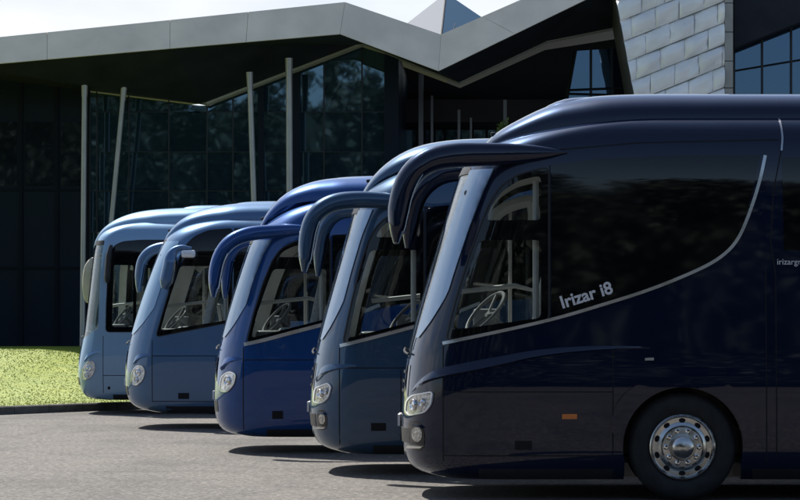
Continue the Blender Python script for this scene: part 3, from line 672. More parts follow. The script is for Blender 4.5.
SPECS = [
 dict(D=23.8, nose_px=403, paint=PA5, R=.8,
  label='near-black navy coach nearest the camera, showing its front wheel and silver belt trim',
  front=[(436,472),(414,466),(405,454),(402.5,436),(402,415),(403,395),(405,372),(408,348),(414,325),(428,275),(442,228),(455,187),(465,165),(476,155),(492,146),(520,137),(560,129),(610,123.5),(700,122)],
  hump=[(482,150),(486,143),(500,132),(520,121),(545,109),(570,102),(600,98.5),(640,97),(700,97)],
  pod=((541,112),(575,99)),
  window=[(445,341),(455,300),(468,258),(480,225),(489,203),(500,186),(518,174),(549,166),(549,321)], 
  screen_edge=[(436,336),(443,312),(456,270),(470,228),(484,192),(495,168)],
  clear=[[(486,220),(491,206),(502,191),(519,180),(541,175),(541,220)],[(452,330),(458,303),(471,262),(479,240),(541,240),(541,318)]],
  arch=[(489,222),(494,207),(506,197),(525,191),(538,189),(538,222)],
  glazing=[[(551.5,320),(551.5,165),(600,158),(680,155),(761,155),(756,178),(748,210),(739,236),(725,252),(700,267),(650,288),(600,304)],
           [(783,157),(784,250),(1010,250),(1010,157)]],
  belt=[([(443,343.5),(480,335.5),(520,327),(560,317.5),(600,305.5),(650,290),(700,269.5),(722,257),(738,241),(750,213),(760,182),(766,155)], .030)],
  seams=[[(443,346),(443,462)],[(550,165),(550,318)],[(613,345),(613,460)],[(766,270),(767,462)],[(443,392),(613,392)],[(443,456),(600,456)],[(782,150),(774,190),(771,240),(776,275),(777,460)],[(550,150),(640,142),(780,139)]],
  vents=[(515,441,532,450)], markers=[(562,414,577,419)], wheel=(683,447), sill_tail=True,
  headlight=[(405,413),(406,403),(412,396.5),(433,392),(431,405),(425,413),(409,417)], sharp_lamps=True, bulbs=[(-.12,.0,.055),(.2,.12,.04)],
  brow=[(411,393),(418,386),(430,380),(450,375),(490,367),(540,355),(600,349),(650,348)],
  fog=[(405,424),(419,421),(425,436),(423,452),(409,452)],
  arms=[([(568,151),(530,152),(490,153),(452,154),(425,160),(407,178),(398,205),(396,243)], -1, [2,11,16,19,21,22,23,24,24,24,23.5,23,22,21,16,6], -.15),
        ([(545,170),(500,170),(462,171),(438,175),(420,190),(411,212),(408,248)], 1, [2,8,12,15,17,18,19,19,19,19,18.5,18,17,13,6], 2.65)],
  extra=letters5),
 dict(D=27.7, wheel_x=1.0, nose_px=312, paint=PA4, R=.72,
  label='dark slate blue coach, second nearest, just behind the near-black one',
  front=[(342,449),(323,444),(315,434),(312,418),(311.5,400),(313,380),(316,355),(320,333),(331,292),(343,250),(352,218),(358,203),(366,193),(382,182),(405,171),(440,163),(500,160)],
  hump=[(363,196),(367,188),(378,173),(396,158),(417,148),(440,143),(470,140.5),(520,140)],
  window=[(342,344),(350,305),(360,265),(368,240),(376,226),(386,217),(402,211),(424,208),(424,322)],
  screen_edge=[(335,338),(341,312),(352,270),(362,236),(373,209)],
  clear=[[(375,237),(379,229),(387,222),(402,217),(420,214),(420,237)],[(348,338),(355,303),(364,268),(370,250),(420,250),(420,320)]],
  arch=[(377,239),(381,230),(390,225),(404,222),(418,221),(418,240)],
  glazing=[[(426,320),(426,207),(470,203),(760,203),(760,290),(500,300)]],
  belt=[([(340,346),(360,341),(385,334.5),(410,328),(440,319),(480,303)], .036)],
  seams=[[(339,348),(339,446)],[(339,368),(470,368)],[(425,208),(425,320)],[(401,370),(401,440)]],
  vents=[(371,423,386,431)],
  headlight=[(312,403),(314,389),(328,383.5),(331,387),(328,398),(321,404)], sharp_lamps=True, bulbs=[(-.12,.0,.05),(.2,.12,.035)],
  brow=[(314,383),(318,377),(326,372),(338,368.5),(356,366)],
  fog=[(314,412),(323,410),(327,420),(325,431),(315,431)],
  arms=[([(432,206),(405,201),(378,199),(350,199),(328,203),(313,215),(306,235),(304,272)], -1, [2,8,11,14,15,16,16.5,17,17,17,16.5,16,15,12,5], -.15),
        ([(420,215),(385,211),(355,211),(338,213),(326,224),(320,242),(318,276)], 1, [2,7,10,12,13,13,13,13,13,12.5,12,9,4], 2.65)]),
 dict(D=32.3, nose_px=218, paint=PA3, R=.72,
  label='royal blue coach in the middle of the row of five',
  front=[(245,433),(228,430),(220,422),(217.5,408),(217,390),(218.5,370),(221,350),(224,335),(233,301),(243,268),(250,248),(256,236),(264,228),(280,215),(300,206),(330,199),(380,197)],
  hump=[(261,232),(264,224),(273,208),(290,192),(312,183),(330,179.5),(355,178),(400,178)],
  pod=((300,190),(352,176.5)),
  window=[(246,343),(253,314),(263,282),(272,260),(280,249),(292,242),(308,238),(330,236),(330,321)],
  screen_edge=[(238,336),(244,312),(254,279),(264,253),(272,240)],
  clear=[[(278,257),(283,251),(294,246),(308,243),(326,241),(326,257)],[(251,338),(257,313),(267,284),(273,269),(326,269),(326,319)]],
  arch=[(281,259),(287,252),(298,249),(310,247),(324,247),(324,259)],
  glazing=[[(332,320),(332,235),(380,232),(600,232),(600,300),(400,304)]],
  belt=[([(244,344.5),(265,340),(290,333),(318,326),(350,317),(380,305)], .045)],
  seams=[[(243,347),(243,430)],[(243,360),(350,360)],[(331,236),(331,320)]],
  vents=[(272,411,283,419)],
  headlight=[(218,391),(220,377),(229,371.5),(236,374),(234,385),(226,393)], sharp_lamps=False, bulbs=[(0,.05,.06)],
  brow=[(219,371),(223,365),(231,361),(242,359)],
  arms=[([(318,229),(295,229),(270,231),(248,233),(230,240),(219,254),(214,272),(213,297)], -1, [2,8,11,12.5,13,13.5,14,14,14,13.5,13,12.5,10,4], -.15),
        ([(310,240),(285,241),(262,241),(245,242),(233,250),(227,266),(225,298)], 1, [2,5,7,9,10,10,10.5,10.5,10,10,9.5,7.5,3.5], 2.65)]),
 dict(D=39.7, nose_px=129, paint=PA2, R=.75,
  label='steel blue coach second from the left, with short mirror and small lamp at its pillar',
  front=[(156,410),(141,407),(132,400),(129,388),(128.5,372),(130.5,352),(134,334),(143,303),(153,274),(161,253),(167,241),(175,233),(188,226),(210,221),(250,219)],
  hump=[(168,241),(171,234),(180,223),(193,214.5),(210,208.5),(235,204),(262,203),(300,203)],
  pod=((225,208),(255,201.5)),
  window=[(155.5,337),(163,310),(172,280),(179,258),(185,245),(194,236),(208,230),(232,228),(232,322)],
  screen_edge=[(147,333),(153,312),(162,284),(171,258),(179,241)],
  clear=[[(160,331),(166,309),(175,281),(180,266),(228,266),(228,320)]],
  arch=[(181,268),(186,262),(195,259),(210,257),(224,257),(224,268)],
  glazing=[[(233.5,321),(233.5,228),(400,228),(400,321)]],
  belt=[],
  seams=[[(152,340),(152,402)],[(152,356),(240,356)],[(152,401.5),(240,401.5)],[(216,357),(216,401)]],
  vents=[(178,393,189,399)],
  headlight=[(130,384),(131,372),(136,366),(142,365.5),(145,371),(143,380),(136,386)], sharp_lamps=False, bulbs=[(0,.12,.06),(-.1,-.25,.045)], cover_paint=PA1,
  brow=[(132,365),(136,360),(142,357),(151,355.5)],
  arms=[([(205,247),(185,246),(166,247),(152,250),(143,259),(140,272),(139,292)], 1, [2,5,7,9,9.5,10,10,10,10,9.5,9,7,3.5], 2.65)], extra=mirrors2),
 dict(D=46.2, nose_px=82.5, paint=PA1, R=.42,
  label='pale blue coach at the far left end of the row, by the lawn',
  front=[(106,398),(93,397),(85.5,391),(82.5,378),(82.5,365),(85,350),(88,335),(91,310),(94,285),(97,258),(99,246),(102,238),(110,231),(124,226),(150,223),(200,222.5)],
  hump=[(99,243),(101,237),(107,228),(120,219),(138,212.5),(160,209.5),(195,208)],
  pod=((182,210),(200,205.5)),
  window=[(105.5,332),(106,305),(107.5,275),(109.5,255),(113,246),(122,241.5),(140,240),(168,240),(168,332)],
  screen_edge=[(98,328),(99,300),(100,275),(101.5,255),(103,243)],
  clear=[[(112,327),(112.5,300),(113.5,270),(114,265),(133,265),(133,327)],[(136,327),(136,268),(164,268),(164,327)]],
  arch=[(116,268),(118,261),(124,258),(140,257),(160,257),(162,268)],
  glazing=[[(169.5,331),(169.5,240),(300,240),(300,331)]],
  belt=[],
  seams=[[(103,336),(103,393)],[(103,375.5),(150,375.5)]],
  vents=[(107.5,386.5,110,389.5)],
  headlight=[(81.5,378),(83,368),(88,361),(94,361.5),(95,369),(92,376),(85,380)], sharp_lamps=False, bulbs=[(0,.12,.06),(-.1,-.25,.045)],
  brow=[(84,362),(88,357),(94,353.5),(102,352)],
  extra=mirrors1, floor=1.0, cover=False),
]
COACHES = [build_coach(s) for s in SPECS]

# ------------------------------------------------------------------ ground
def pxy(px, D, py=None):
    return (px-CX)*D/F_PX, D, (CAM_H-(py-HY)*D/F_PX if py is not None else 0)
def asphalt():
    m = bpy.data.materials.new('asphalt'); m.use_nodes = True; t = m.node_tree; b = t.nodes['Principled BSDF']; b.inputs['Roughness'].default_value = .85
    tcn = t.nodes.new('ShaderNodeTexCoord')
    def noise(sc, det, rough=.6, sx=1, sy=1):
        mpn = t.nodes.new('ShaderNodeMapping'); mpn.inputs['Scale'].default_value = (sx, sy, 1); t.links.new(tcn.outputs['Object'], mpn.inputs[0])
        n = t.nodes.new('ShaderNodeTexNoise'); n.inputs['Scale'].default_value = sc; n.inputs['Detail'].default_value = det; n.inputs['Roughness'].default_value = rough
        t.links.new(mpn.outputs[0], n.inputs['Vector']); return n.outputs['Fac']
    def ramp(v, st):
        r = t.nodes.new('ShaderNodeValToRGB'); t.links.new(v, r.inputs[0]); el = r.color_ramp.elements
        while len(el) < len(st): el.new(.5)
        for e, (p, cc) in zip(el, st): e.position = p; e.color = (*cc, 1)
        return r.outputs[0]
    def mul(a, b_, f=1):
        x = t.nodes.new('ShaderNodeMixRGB'); x.blend_type = 'MULTIPLY'; x.inputs[0].default_value = f; t.links.new(a, x.inputs[1]); t.links.new(b_, x.inputs[2]); return x.outputs[0]
    stone = ramp(noise(15, 7, .88), [(.39, (.024,.023,.021)), (.5, (.092,.086,.079)), (.61, (.25,.233,.212))])
    patch = ramp(noise(.45, 6, .65, 1, .45), [(.35, (.62,.62,.64)), (.5, (1,1,1)), (.65, (1.14,1.11,1.08))])
    streak = ramp(noise(1.5, 5, .65, .6, 1.3), [(.36, (.76,.76,.77)), (.55, (1,1,1))])
    spots = ramp(noise(2.3, 2, .4), [(.27, (.55,.55,.56)), (.33, (1,1,1))])
    grit = ramp(noise(7, 6, .8), [(.35, (.78,.77,.76)), (.65, (1.2,1.2,1.19))])
    # old crack filler lines
    vo = t.nodes.new('ShaderNodeTexVoronoi'); vo.feature = 'DISTANCE_TO_EDGE'; vo.inputs['Scale'].default_value = .16
    wn = t.nodes.new('ShaderNodeTexNoise'); wn.inputs['Scale'].default_value = .8; wn.inputs['Detail'].default_value = 6; t.links.new(tcn.outputs['Object'], wn.inputs['Vector'])
    ad = t.nodes.new('ShaderNodeMixRGB'); ad.blend_type = 'ADD'; ad.inputs[0].default_value = 1.2; t.links.new(tcn.outputs['Object'], ad.inputs[1]); t.links.new(wn.outputs['Color'], ad.inputs[2])
    t.links.new(ad.outputs[0], vo.inputs['Vector'])
    crack = ramp(vo.outputs['Distance'], [(.0, (.55,.55,.56)), (.008, (.72,.72,.73)), (.016, (1,1,1))])
    col = mul(mul(mul(mul(mul(stone, patch), streak, .8), grit), crack, .4), spots, .5)
    t.links.new(col, b.inputs['Base Color'])
    bp = t.nodes.new('ShaderNodeBump'); bp.inputs['Strength'].default_value = .8; bp.inputs['Distance'].default_value = .008
    t.links.new(noise(38, 3, .75), bp.inputs['Height']); t.links.new(bp.outputs[0], b.inputs['Normal'])
    return m
g = part('asphalt', mesh('asphalt', [(-900,-900,0),(900,-900,0),(900,1500,0),(-900,1500,0)], [(0,1,2,3)], asphalt(), False)); tag(g, 'grey worn asphalt of the yard in front of the coaches', kind='structure')

KERB = [(-40,33.5),(-22,38.6),(-13,42.4),(-10.2,44.2),(-8.7,45.9),(-7.9,47.2),(-7.0,48.5),(-5.6,49.6),(-2,50.8),(8,52),(40,53)]
kl = resample(chaikin(KERB, 3), .9); ka = np.array(kl)
def kerb_y(x): return float(np.interp(x, ka[:, 0], ka[:, 1]))
M_KERB = material('kerb_concrete', (.12,.115,.11), .85, var=(5,.3,8), bump=(25,.4,.01))
T = np.gradient(ka, axis=0); T /= np.linalg.norm(T, axis=1)[:, None]; nrm = np.stack([-T[:, 1], T[:, 0]], 1)
kb = MB()
for i in range(len(ka)-1):
    a = ka[i]+T[i]*.006; b = ka[i+1]-T[i+1]*.006; na, nb = nrm[i], nrm[i+1]; h = .15
    pr = [(0, -.02), (0, h-.02), (.02, h), (.16, h), (.16, -.02)]; vs = [(a[0]+na[0]*o, a[1]+na[1]*o, z) for o, z in pr]+[(b[0]+nb[0]*o, b[1]+nb[1]*o, z) for o, z in pr]; n = 5
    kb.add(vs, [(k, k+1, n+k+1, n+k) for k in range(4)]+[(0,1,2,3,4), (9,8,7,6,5)])
k_ = kb.build('kerb', M_KERB, smooth=False); tag(k_, 'low concrete kerb edging the lawn', kind='structure')

def lawn_z(x, y):
    yk = kerb_y(x)+.1; t = min(1, max(0, (y-yk)/(62-yk))); s_ = t*t*(3-2*t)*.55+t*.45
    k = np.interp(x, [-11.2, -10.4, -9.6, -8], [1, .93, .70, .45]); return .135+(.99-.135)*k*s_+.03*math.sin(x*.7+1)*math.sin(y*.35)*t
def terrace(xs, ny=44):
    vs = []
    for x in xs:
        y0 = kerb_y(x)+.15
        for j in range(ny): y = y0+(130-y0)*(j/(ny-1))**1.7; vs.append((x, y, lawn_z(x, y)))
    return vs, [(i*ny+j, (i+1)*ny+j, (i+1)*ny+j+1, i*ny+j+1) for i in range(len(xs)-1) for j in range(ny-1)]
vs, fs = terrace(np.linspace(-4.2, 60, 30))
fc = part('forecourt', mesh('forecourt', vs, fs, material('forecourt_paving', (.14,.145,.15), .8, var=(2,.2,6)))); tag(fc, 'grey paved forecourt before the building', kind='structure')
xs = np.r_[np.linspace(-60, -14, 14), np.linspace(-13.5, -4.2, 36)]; vs = []; ny = 44
for x in xs:
    y0 = kerb_y(x)+.15
    for j in range(ny): y = y0+(130-y0)*(j/(ny-1))**1.7; vs.append((x, y, lawn_z(x, y)))
fs = [(i*ny+j, (i+1)*ny+j, (i+1)*ny+j+1, i*ny+j+1) for i in range(len(xs)-1) for j in range(ny-1)]
def grass_mat(name, base, tip):
    m = bpy.data.materials.new(name); m.use_nodes = True; t = m.node_tree; b = t.nodes['Principled BSDF']; b.inputs['Roughness'].default_value = .6
    tcn = t.nodes.new('ShaderNodeTexCoord'); n = t.nodes.new('ShaderNodeTexNoise'); n.inputs['Scale'].default_value = 1.3; n.inputs['Detail'].default_value = 9; n.inputs['Roughness'].default_value = .7
    t.links.new(tcn.outputs['Object'], n.inputs['Vector']); r = t.nodes.new('ShaderNodeValToRGB'); r.color_ramp.elements[0].position = .35; r.color_ramp.elements[1].position = .66
    r.color_ramp.elements[0].color = (*base, 1); r.color_ramp.elements[1].color = (*tip, 1); t.links.new(n.outputs['Fac'], r.inputs[0]); t.links.new(r.outputs[0], b.inputs['Base Color'])
    b.inputs['Subsurface Weight'].default_value = 0
    return m
MG = grass_mat('lawn_soil', (.165,.23,.012), (.24,.285,.016)); MGB = grass_mat('grass_blades', (.19,.26,.013), (.30,.345,.018))
lw = part('lawn', mesh('lawn', vs, fs, MG)); tag(lw, 'sunlit lawn rising towards the dark building', kind='structure')
vs = []; fs = []
for _ in range(42000):
    x = random.uniform(-13.6, -5.4); yk = kerb_y(x)+.16; u = random.random()**1.3; y = yk+(64-yk)*u; z = lawn_z(x, y)-.005
    a = random.uniform(0, PI); h = random.uniform(.010, .030); w = random.uniform(.008, .02); dx, dy = math.cos(a)*w, math.sin(a)*w; lx, ly = random.gauss(0, .025), random.gauss(0, .025)
    k = len(vs); vs += [(x-dx, y-dy, z), (x+dx, y+dy, z), (x+lx, y+ly, z+h)]; fs.append((k, k+1, k+2))
gb = part('grass', mesh('grass', vs, fs, MGB, False)); tag(gb, 'short bright green grass blades on the lawn', 'grass', kind='stuff')

# ------------------------------------------------------------------ building
DF, DB = 68.5, 72.0            # front edge of the folded roof, glass line
M_FASC = material('fascia_metal_panels', (.82,.72,.61), .5, .1, var=(.9,.13,9), rvar=(1.5,.35,.6), bump=(.5,.35,.06))
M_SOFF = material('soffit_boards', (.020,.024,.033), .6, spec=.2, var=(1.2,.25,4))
M_DARKW = material('dark_wall_panels', (.005,.011,.022), .5, spec=.15, var=(.5,.2,4))
M_MULL = material('mullion_dark', (.012,.016,.02), .4, .2)
M_STEEL = material('column_steel', (.36,.36,.36), .38, .5, var=(2,.1))
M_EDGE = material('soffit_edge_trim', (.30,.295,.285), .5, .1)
def facade_glass(name, base, refl, tint):
    m = bpy.data.materials.new(name); m.use_nodes = True; t = m.node_tree; t.nodes.clear(); o = t.nodes.new('ShaderNodeOutputMaterial')
    d = t.nodes.new('ShaderNodeBsdfDiffuse'); d.inputs[0].default_value = (*base, 1); gl = t.nodes.new('ShaderNodeBsdfGlossy'); gl.inputs[0].default_value = (*tint, 1); gl.inputs['Roughness'].default_value = .02
    tcn = t.nodes.new('ShaderNodeTexCoord'); n = t.nodes.new('ShaderNodeTexNoise'); n.inputs['Scale'].default_value = .5; n.inputs['Detail'].default_value = 2; t.links.new(tcn.outputs['Object'], n.inputs['Vector'])
    bp = t.nodes.new('ShaderNodeBump'); bp.inputs['Strength'].default_value = .12; bp.inputs['Distance'].default_value = .02; t.links.new(n.outputs['Fac'], bp.inputs['Height']); t.links.new(bp.outputs[0], gl.inputs['Normal'])
    mx = t.nodes.new('ShaderNodeMixShader'); lwn = t.nodes.new('ShaderNodeLayerWeight'); lwn.inputs[0].default_value = .12
    mr = t.nodes.new('ShaderNodeMapRange'); mr.inputs['To Min'].default_value = refl; mr.inputs['To Max'].default_value = .9; t.links.new(lwn.outputs['Fresnel'], mr.inputs['Value'])
    t.links.new(mr.outputs[0], mx.inputs[0]); t.links.new(d.outputs[0], mx.inputs[1]); t.links.new(gl.outputs[0], mx.inputs[2]); t.links.new(mx.outputs[0], o.inputs[0]); return m
M_FG = facade_glass('facade_glass', (.011,.025,.037), .19, (.42,.68,.95)); M_FG2 = facade_glass('facade_glass_blue', (.006,.014,.026), .17, (.30,.52,.88))
bld = thing('glass_building', 'dark glass building with a folded pale metal roof edge behind the coaches', 'building', (0, DB, 0))
def bp_(name, mb_or, mats, smooth=False, parent=None, label=None):
    vs = [(v[0], v[1]-DB, v[2]) for v in mb_or.v]; return part(name, mesh(name, vs, mb_or.f, mats, smooth), parent or bld, label=label)
def q(px, py, D): return ((px-CX)*D/F_PX, D, CAM_H-(py-HY)*D/F_PX)
FB = [(-300,91),(-40,67),(170,48.5),(340,34),(438.5,71),(585,0),(700,-55),(1100,-150)]      # bottom of the fascia
FT = [(-300,66.5),(-40,41),(170,20),(345,2),(441,34.5),(520,0),(640,-55),(1100,-230)]       # top of the fascia
SB = [(-300,55),(-40,75),(207,105),(365,44.5),(460,83),(545,43),(640,24),(1100,-60)]        # where the soffit meets the glass
LEAN = .38
for i in range(7):
    # subdivided fascia sheets with open joints
    b = MB(); J = [0]+[(x-FB[i][0])/(FB[i+1][0]-FB[i][0]) for x in (-200, -120, 47, 246, 515, 650, 800, 950) if FB[i][0]+15 < x < FB[i+1][0]-15]+[1]
    for k in range(len(J)-1):
        t0, t1 = J[k]+.001, J[k+1]-.001; L_ = lambda A, t: (A[i][0]+(A[i+1][0]-A[i][0])*t, A[i][1]+(A[i+1][1]-A[i][1])*t)
        a0, a1, c1, c0 = q(*L_(FB, t0), DF), q(*L_(FB, t1), DF), q(*L_(FT, t1), DF+LEAN), q(*L_(FT, t0), DF+LEAN)
        bk = lambda p: (p[0], p[1]+.12, p[2]); b.add([a0, a1, c1, c0, bk(a0), bk(a1), bk(c1), bk(c0)], [(0,1,2,3),(7,6,5,4),(0,4,5,1),(1,5,6,2),(2,6,7,3),(3,7,4,0)])
    bp_('fascia', b, M_FASC)
b = MB(); top = [q(x, y, DF+LEAN) for x, y in FT]; n = len(top)
b.add([(p[0], p[1]+.125, p[2]-.01) for p in top]+[(p[0]*1.1, DB+22, p[2]-.01) for p in top], [(i, i+1, n+i+1, n+i) for i in range(n-1)]); bp_('roof', b, material('roof_membrane', (.03,.032,.036), .8))
b = MB(); fr = [q(x, y, DF) for x, y in FB]; bk = [q(x, y, DB-.2) for x, y in SB]
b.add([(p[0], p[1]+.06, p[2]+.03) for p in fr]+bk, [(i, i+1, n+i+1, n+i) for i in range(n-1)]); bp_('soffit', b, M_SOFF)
# light edge trim where soffit meets glass
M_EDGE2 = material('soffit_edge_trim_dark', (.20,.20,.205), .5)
for (x0, y0), (x1, y1), w in (((176,97.5),(207,105),.07),((207,105),(365,44.5),.13),((365,44.5),(384,52.5),.09),((384,52.5),(460,83),.14),((460,83),(545,43),.10),((545,43),(640,24),.07)):
    b = MB(); a, c_ = Vector(q(x0, y0, DB-.25)), Vector(q(x1, y1, DB-.25)); up = Vector((0, 0, w*.7)); dp = Vector((0, -.10, .05))
    b.add([a-up*.5, c_-up*.5, c_+up*.5, a+up*.5, a-up*.5+dp, c_-up*.5+dp, c_+up*.5+dp, a+up*.5+dp], [(4,5,6,7),(0,3,2,1),(0,1,5,4),(3,7,6,2),(0,4,7,3),(1,2,6,5)])
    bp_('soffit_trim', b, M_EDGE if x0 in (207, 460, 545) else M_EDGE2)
def sb(px): xs_ = [p[0] for p in SB]; return float(np.interp(px, xs_, [p[1] for p in SB]))
# left dark wall with shallow bays
b = MB(); x0 = q(-300, 0, DB)[0]; x1 = q(90, 0, DB)[0]; b.box((x0, DB, 0), (x1, DB+.3, q(0, 70, DB)[2]+.6)); bp_('wall', b, M_DARKW)
b = MB()
for px in (-14, 21, 57, 88): X = q(px, 0, DB)[0]; b.box((X-.05, DB-.06, 1.0), (X+.05, DB-.003, q(px, sb(px), DB)[2]+.1))
for py in (190, 268): Z = q(0, py, DB)[2]; b.box((x0, DB-.045, Z-.03), (x1, DB-.004, Z+.03))
bp_('wall_ribs', b, material('wall_rib', (.006,.009,.016), .6, spec=.1))
b = MB(); X0 = q(-14, 0, DB)[0]
for a, c_ in ((-10, 17), (25, 53), (61, 84)):
    b.box((q(a,0,DB)[0], DB-.02, q(0,186,DB)[2]), (q(c_,0,DB)[0], DB-.005, q(0,122,DB)[2]))
bp_('wall_panes', b, facade_glass('wall_pane_glass', (.008,.011,.017), .07, (.7,.8,.9)))
pl = MB().box((x0, DB-.5, .3), (q(384,0,DB)[0], DB-.06, q(0,346.8,DB)[2])); bp_('plinth', pl, material('plinth_concrete', (.34,.33,.31), .8, var=(3,.2)))
# glazed front: every pane its own part
cols = [90, 97, 129, 169, 207, 233, 260, 297, 324, 362, 385]; rows = [112, 152, 191, 232, 272, 312, 347]
mu = MB()
for i in range(len(cols)-1):
    c0, c1 = cols[i], cols[i+1]
    for r in range(-1, len(rows)-1):
        yb = rows[r+1]; lt = sb(c0)+1 if r < 0 else rows[r]; rt = sb(c1)+1 if r < 0 else rows[r]
        lt, rt = max(lt, sb(c0)+1), max(rt, sb(c1)+1)
        if min(lt, rt) >= yb-2: continue
        ji = [random.uniform(-.012, .012)*min(1, (yb-min(lt, rt))/40) for _ in range(2)]
        a = q(c0+.5, yb-.5, DB); b_ = q(c1-.5, yb-.5, DB); c_ = q(c1-.5, min(rt+.5, yb-1), DB); d_ = q(c0+.5, min(lt+.5, yb-1), DB)
        o = MB().add([(a[0], a[1]+ji[0], a[2]), (b_[0], b_[1]-ji[0], b_[2]), (c_[0], c_[1]-ji[0]+ji[1], c_[2]), (d_[0], d_[1]+ji[0]+ji[1], d_[2])], [(0,1,2,3)])
        fz = [(v[0], v[1]+.05, v[2]) for v in o.v]; o.add(fz, [(3,2,1,0)]); bp_('glass_pane', o, M_FG)
for c0 in cols: X = q(c0, 0, DB)[0]; mu.box((X-.02, DB-.05, .9), (X+.02, DB-.015, q(c0, sb(c0), DB)[2]))
X0, X1 = q(90, 0, DB)[0], q(385, 0, DB)[0]
for r in rows[1:]: Z = q(0, r, DB)[2]; mu.box((X0, DB-.04, Z-.012), (X1, DB-.02, Z+.012))
Z = q(0, 112, DB)[2]; mu.box((X0, DB-.04, Z-.012), (q(189, 0, DB)[0], DB-.02, Z+.012)); mu.box((q(200,0,DB)[0], DB-.039, Z-.012), (X1, DB-.02, Z+.012))
bp_('mullions', mu, M_MULL)
# dark posts behind two columns and at the end of the glazing
b = MB()
for a, c_ in ((258, 264), (292, 300)): b.box((q(a,0,DB)[0], DB-.12, .9), (q(c_,0,DB)[0], DB-.075, q(a, sb(a), DB)[2]))
b.box((q(385,0,DB)[0], DB-.3, .5), (q(399,0,DB)[0], DB+10, q(392, 54, DB)[2])); bp_('dark_posts', b, M_DARKW)
# core behind the panes and the deep dark recess
bp_('core_wall', MB().box((X0, DB+.2, 0), (X1, DB+.5, q(0,105,DB)[2])).box((X0+4.5, DB+.2, q(0,105,DB)[2]), (X1, DB+.5, q(0,88,DB)[2])), M_DARKW)
DR = 80.0
b = MB(); tp_ = [(380,58),(460,88),(545,50),(660,32),(1100,-40)]; n = len(tp_)
vs = [q(x, y, DR) for x, y in tp_]+[(q(x, y, DR)[0], DR, 0) for x, y in tp_]; b.add(vs+[(v[0], v[1]+.3, v[2]) for v in vs], [(i, n+i, n+i+1, i+1) for i in range(n-1)]+[(2*n+i, 2*n+i+1, 3*n+i+1, 3*n+i) for i in range(n-1)]); bp_('recess_wall', b, material('recess_wall', (.016,.015,.020), .5, var=(.6,.3,5)))
b = MB().box((q(400,0,DR-2)[0], DR-2.3, q(0,128,DR)[2]), (q(640,0,DR)[0], DR-2, q(0,106,DR)[2])); bp_('lintel', b, material('lintel', (.030,.024,.028), .6))
for px, w, y0 in ((397.5, .09, 66), (421, .14, 74), (432, .07, 96), (459, .08, 110), (471, .06, 118), (505, .10, 100)):
    X, _, Z = q(px, y0, 76); bp_('glazing_fin', MB().box((X-w/2, 76-.1, .5), (X+w/2, 76+.1, Z)), material('fin_steel', (.20,.20,.21), .4, .5))
b = MB(); 
for k in range(7):
    px = 404+k*14; X, _, Z = q(px, 130, 78); b.box((X, 78, .5), (X+.35, 78.05, Z))
bp_('recess_glass', b, M_FG)
# blue glazed bay left of the tiled wall
b = MB().add([q(566,103,73.6), q(650,103,73.6), q(650,46,73.6), q(576,51,73.6)], [(0,1,2,3)]); b.add([(v[0], v[1]+.05, v[2]) for v in b.v], [(3,2,1,0)]); bp_('bay_glass', b, M_FG2)
b = MB(); 
for px in (591, 612): X, _, Z = q(px, 48, 73.5); b.box((X-.035, 73.48, 4), (X+.035, 73.56, Z))
for y0 in (90, 93.5): a = Vector(q(566, y0, 73.5)); c_ = Vector(q(640, y0-3 if y0 == 90 else y0+2, 73.5)); b.tube([a, c_], .03, 6)
b.tube([Vector(q(575.5,50,73.5)), Vector(q(566,103,73.5))], .06, 6); bp_('bay_mullions', b, M_MULL)
# right-hand glazing
DG = 70.0; b0 = MB(); k = 0
rows_r = [(-60, -40), (-18, -5), (30, 22), (71, 60), (112, 100), (160, 150)]
for i in range(5):
    for (p0, p1) in ((734, 762), (762, 791), (791, 820), (820, 850)):
        ya = lambda px, R_: R_[0]+(R_[1]-R_[0])*(px-734)/66; R0, R1 = rows_r[i], rows_r[i+1]; ji = random.uniform(-.01, .01)
        o = MB().add([q(p0+.4, ya(p0,R1)-.4, DG), q(p1-.4, ya(p1,R1)-.4, DG+ji), q(p1-.4, ya(p1,R0)+.4, DG+ji), q(p0+.4, ya(p0,R0)+.4, DG)], [(0,1,2,3)]); o.add([(v[0], v[1]+.05, v[2]) for v in o.v], [(3,2,1,0)])
        bp_('glass_pane', o, M_FG2)
b = MB()
for px in (734, 762, 791, 820): X = q(px, 0, DG)[0]; b.box((X-.03, DG-.05, 3), (X+.03, DG-.01, 15))
for R_ in rows_r[1:]: b.tube([Vector(q(734, R_[0], DG-.02)), Vector(q(850, R_[0]+(R_[1]-R_[0])*116/66, DG-.02))], .03, 6)
bp_('mullions', b, M_MULL)
b = MB(); pts = [(734,48),(800,22),(900,-18),(900,-60),(734,-60)]; lo = [q(x, y, DG-1.2) for x, y in pts]; hi = [(v[0], v[1]+1.0, v[2]) for v in lo]  # added dark slab that stands in for the soffit mirrored in these panes
b.add(lo+hi, [(0,1,2,3,4),(9,8,7,6,5)]+[(i, (i+1) % 5, 5+(i+1) % 5, 5+i) for i in range(5)]); bp_('soffit_reflection', b, M_SOFF)
bp_('core_wall', MB().box((q(734,0,DG)[0], DG+.3, 0), (q(1000,0,DG)[0], DG+.6, 15)), M_DARKW)

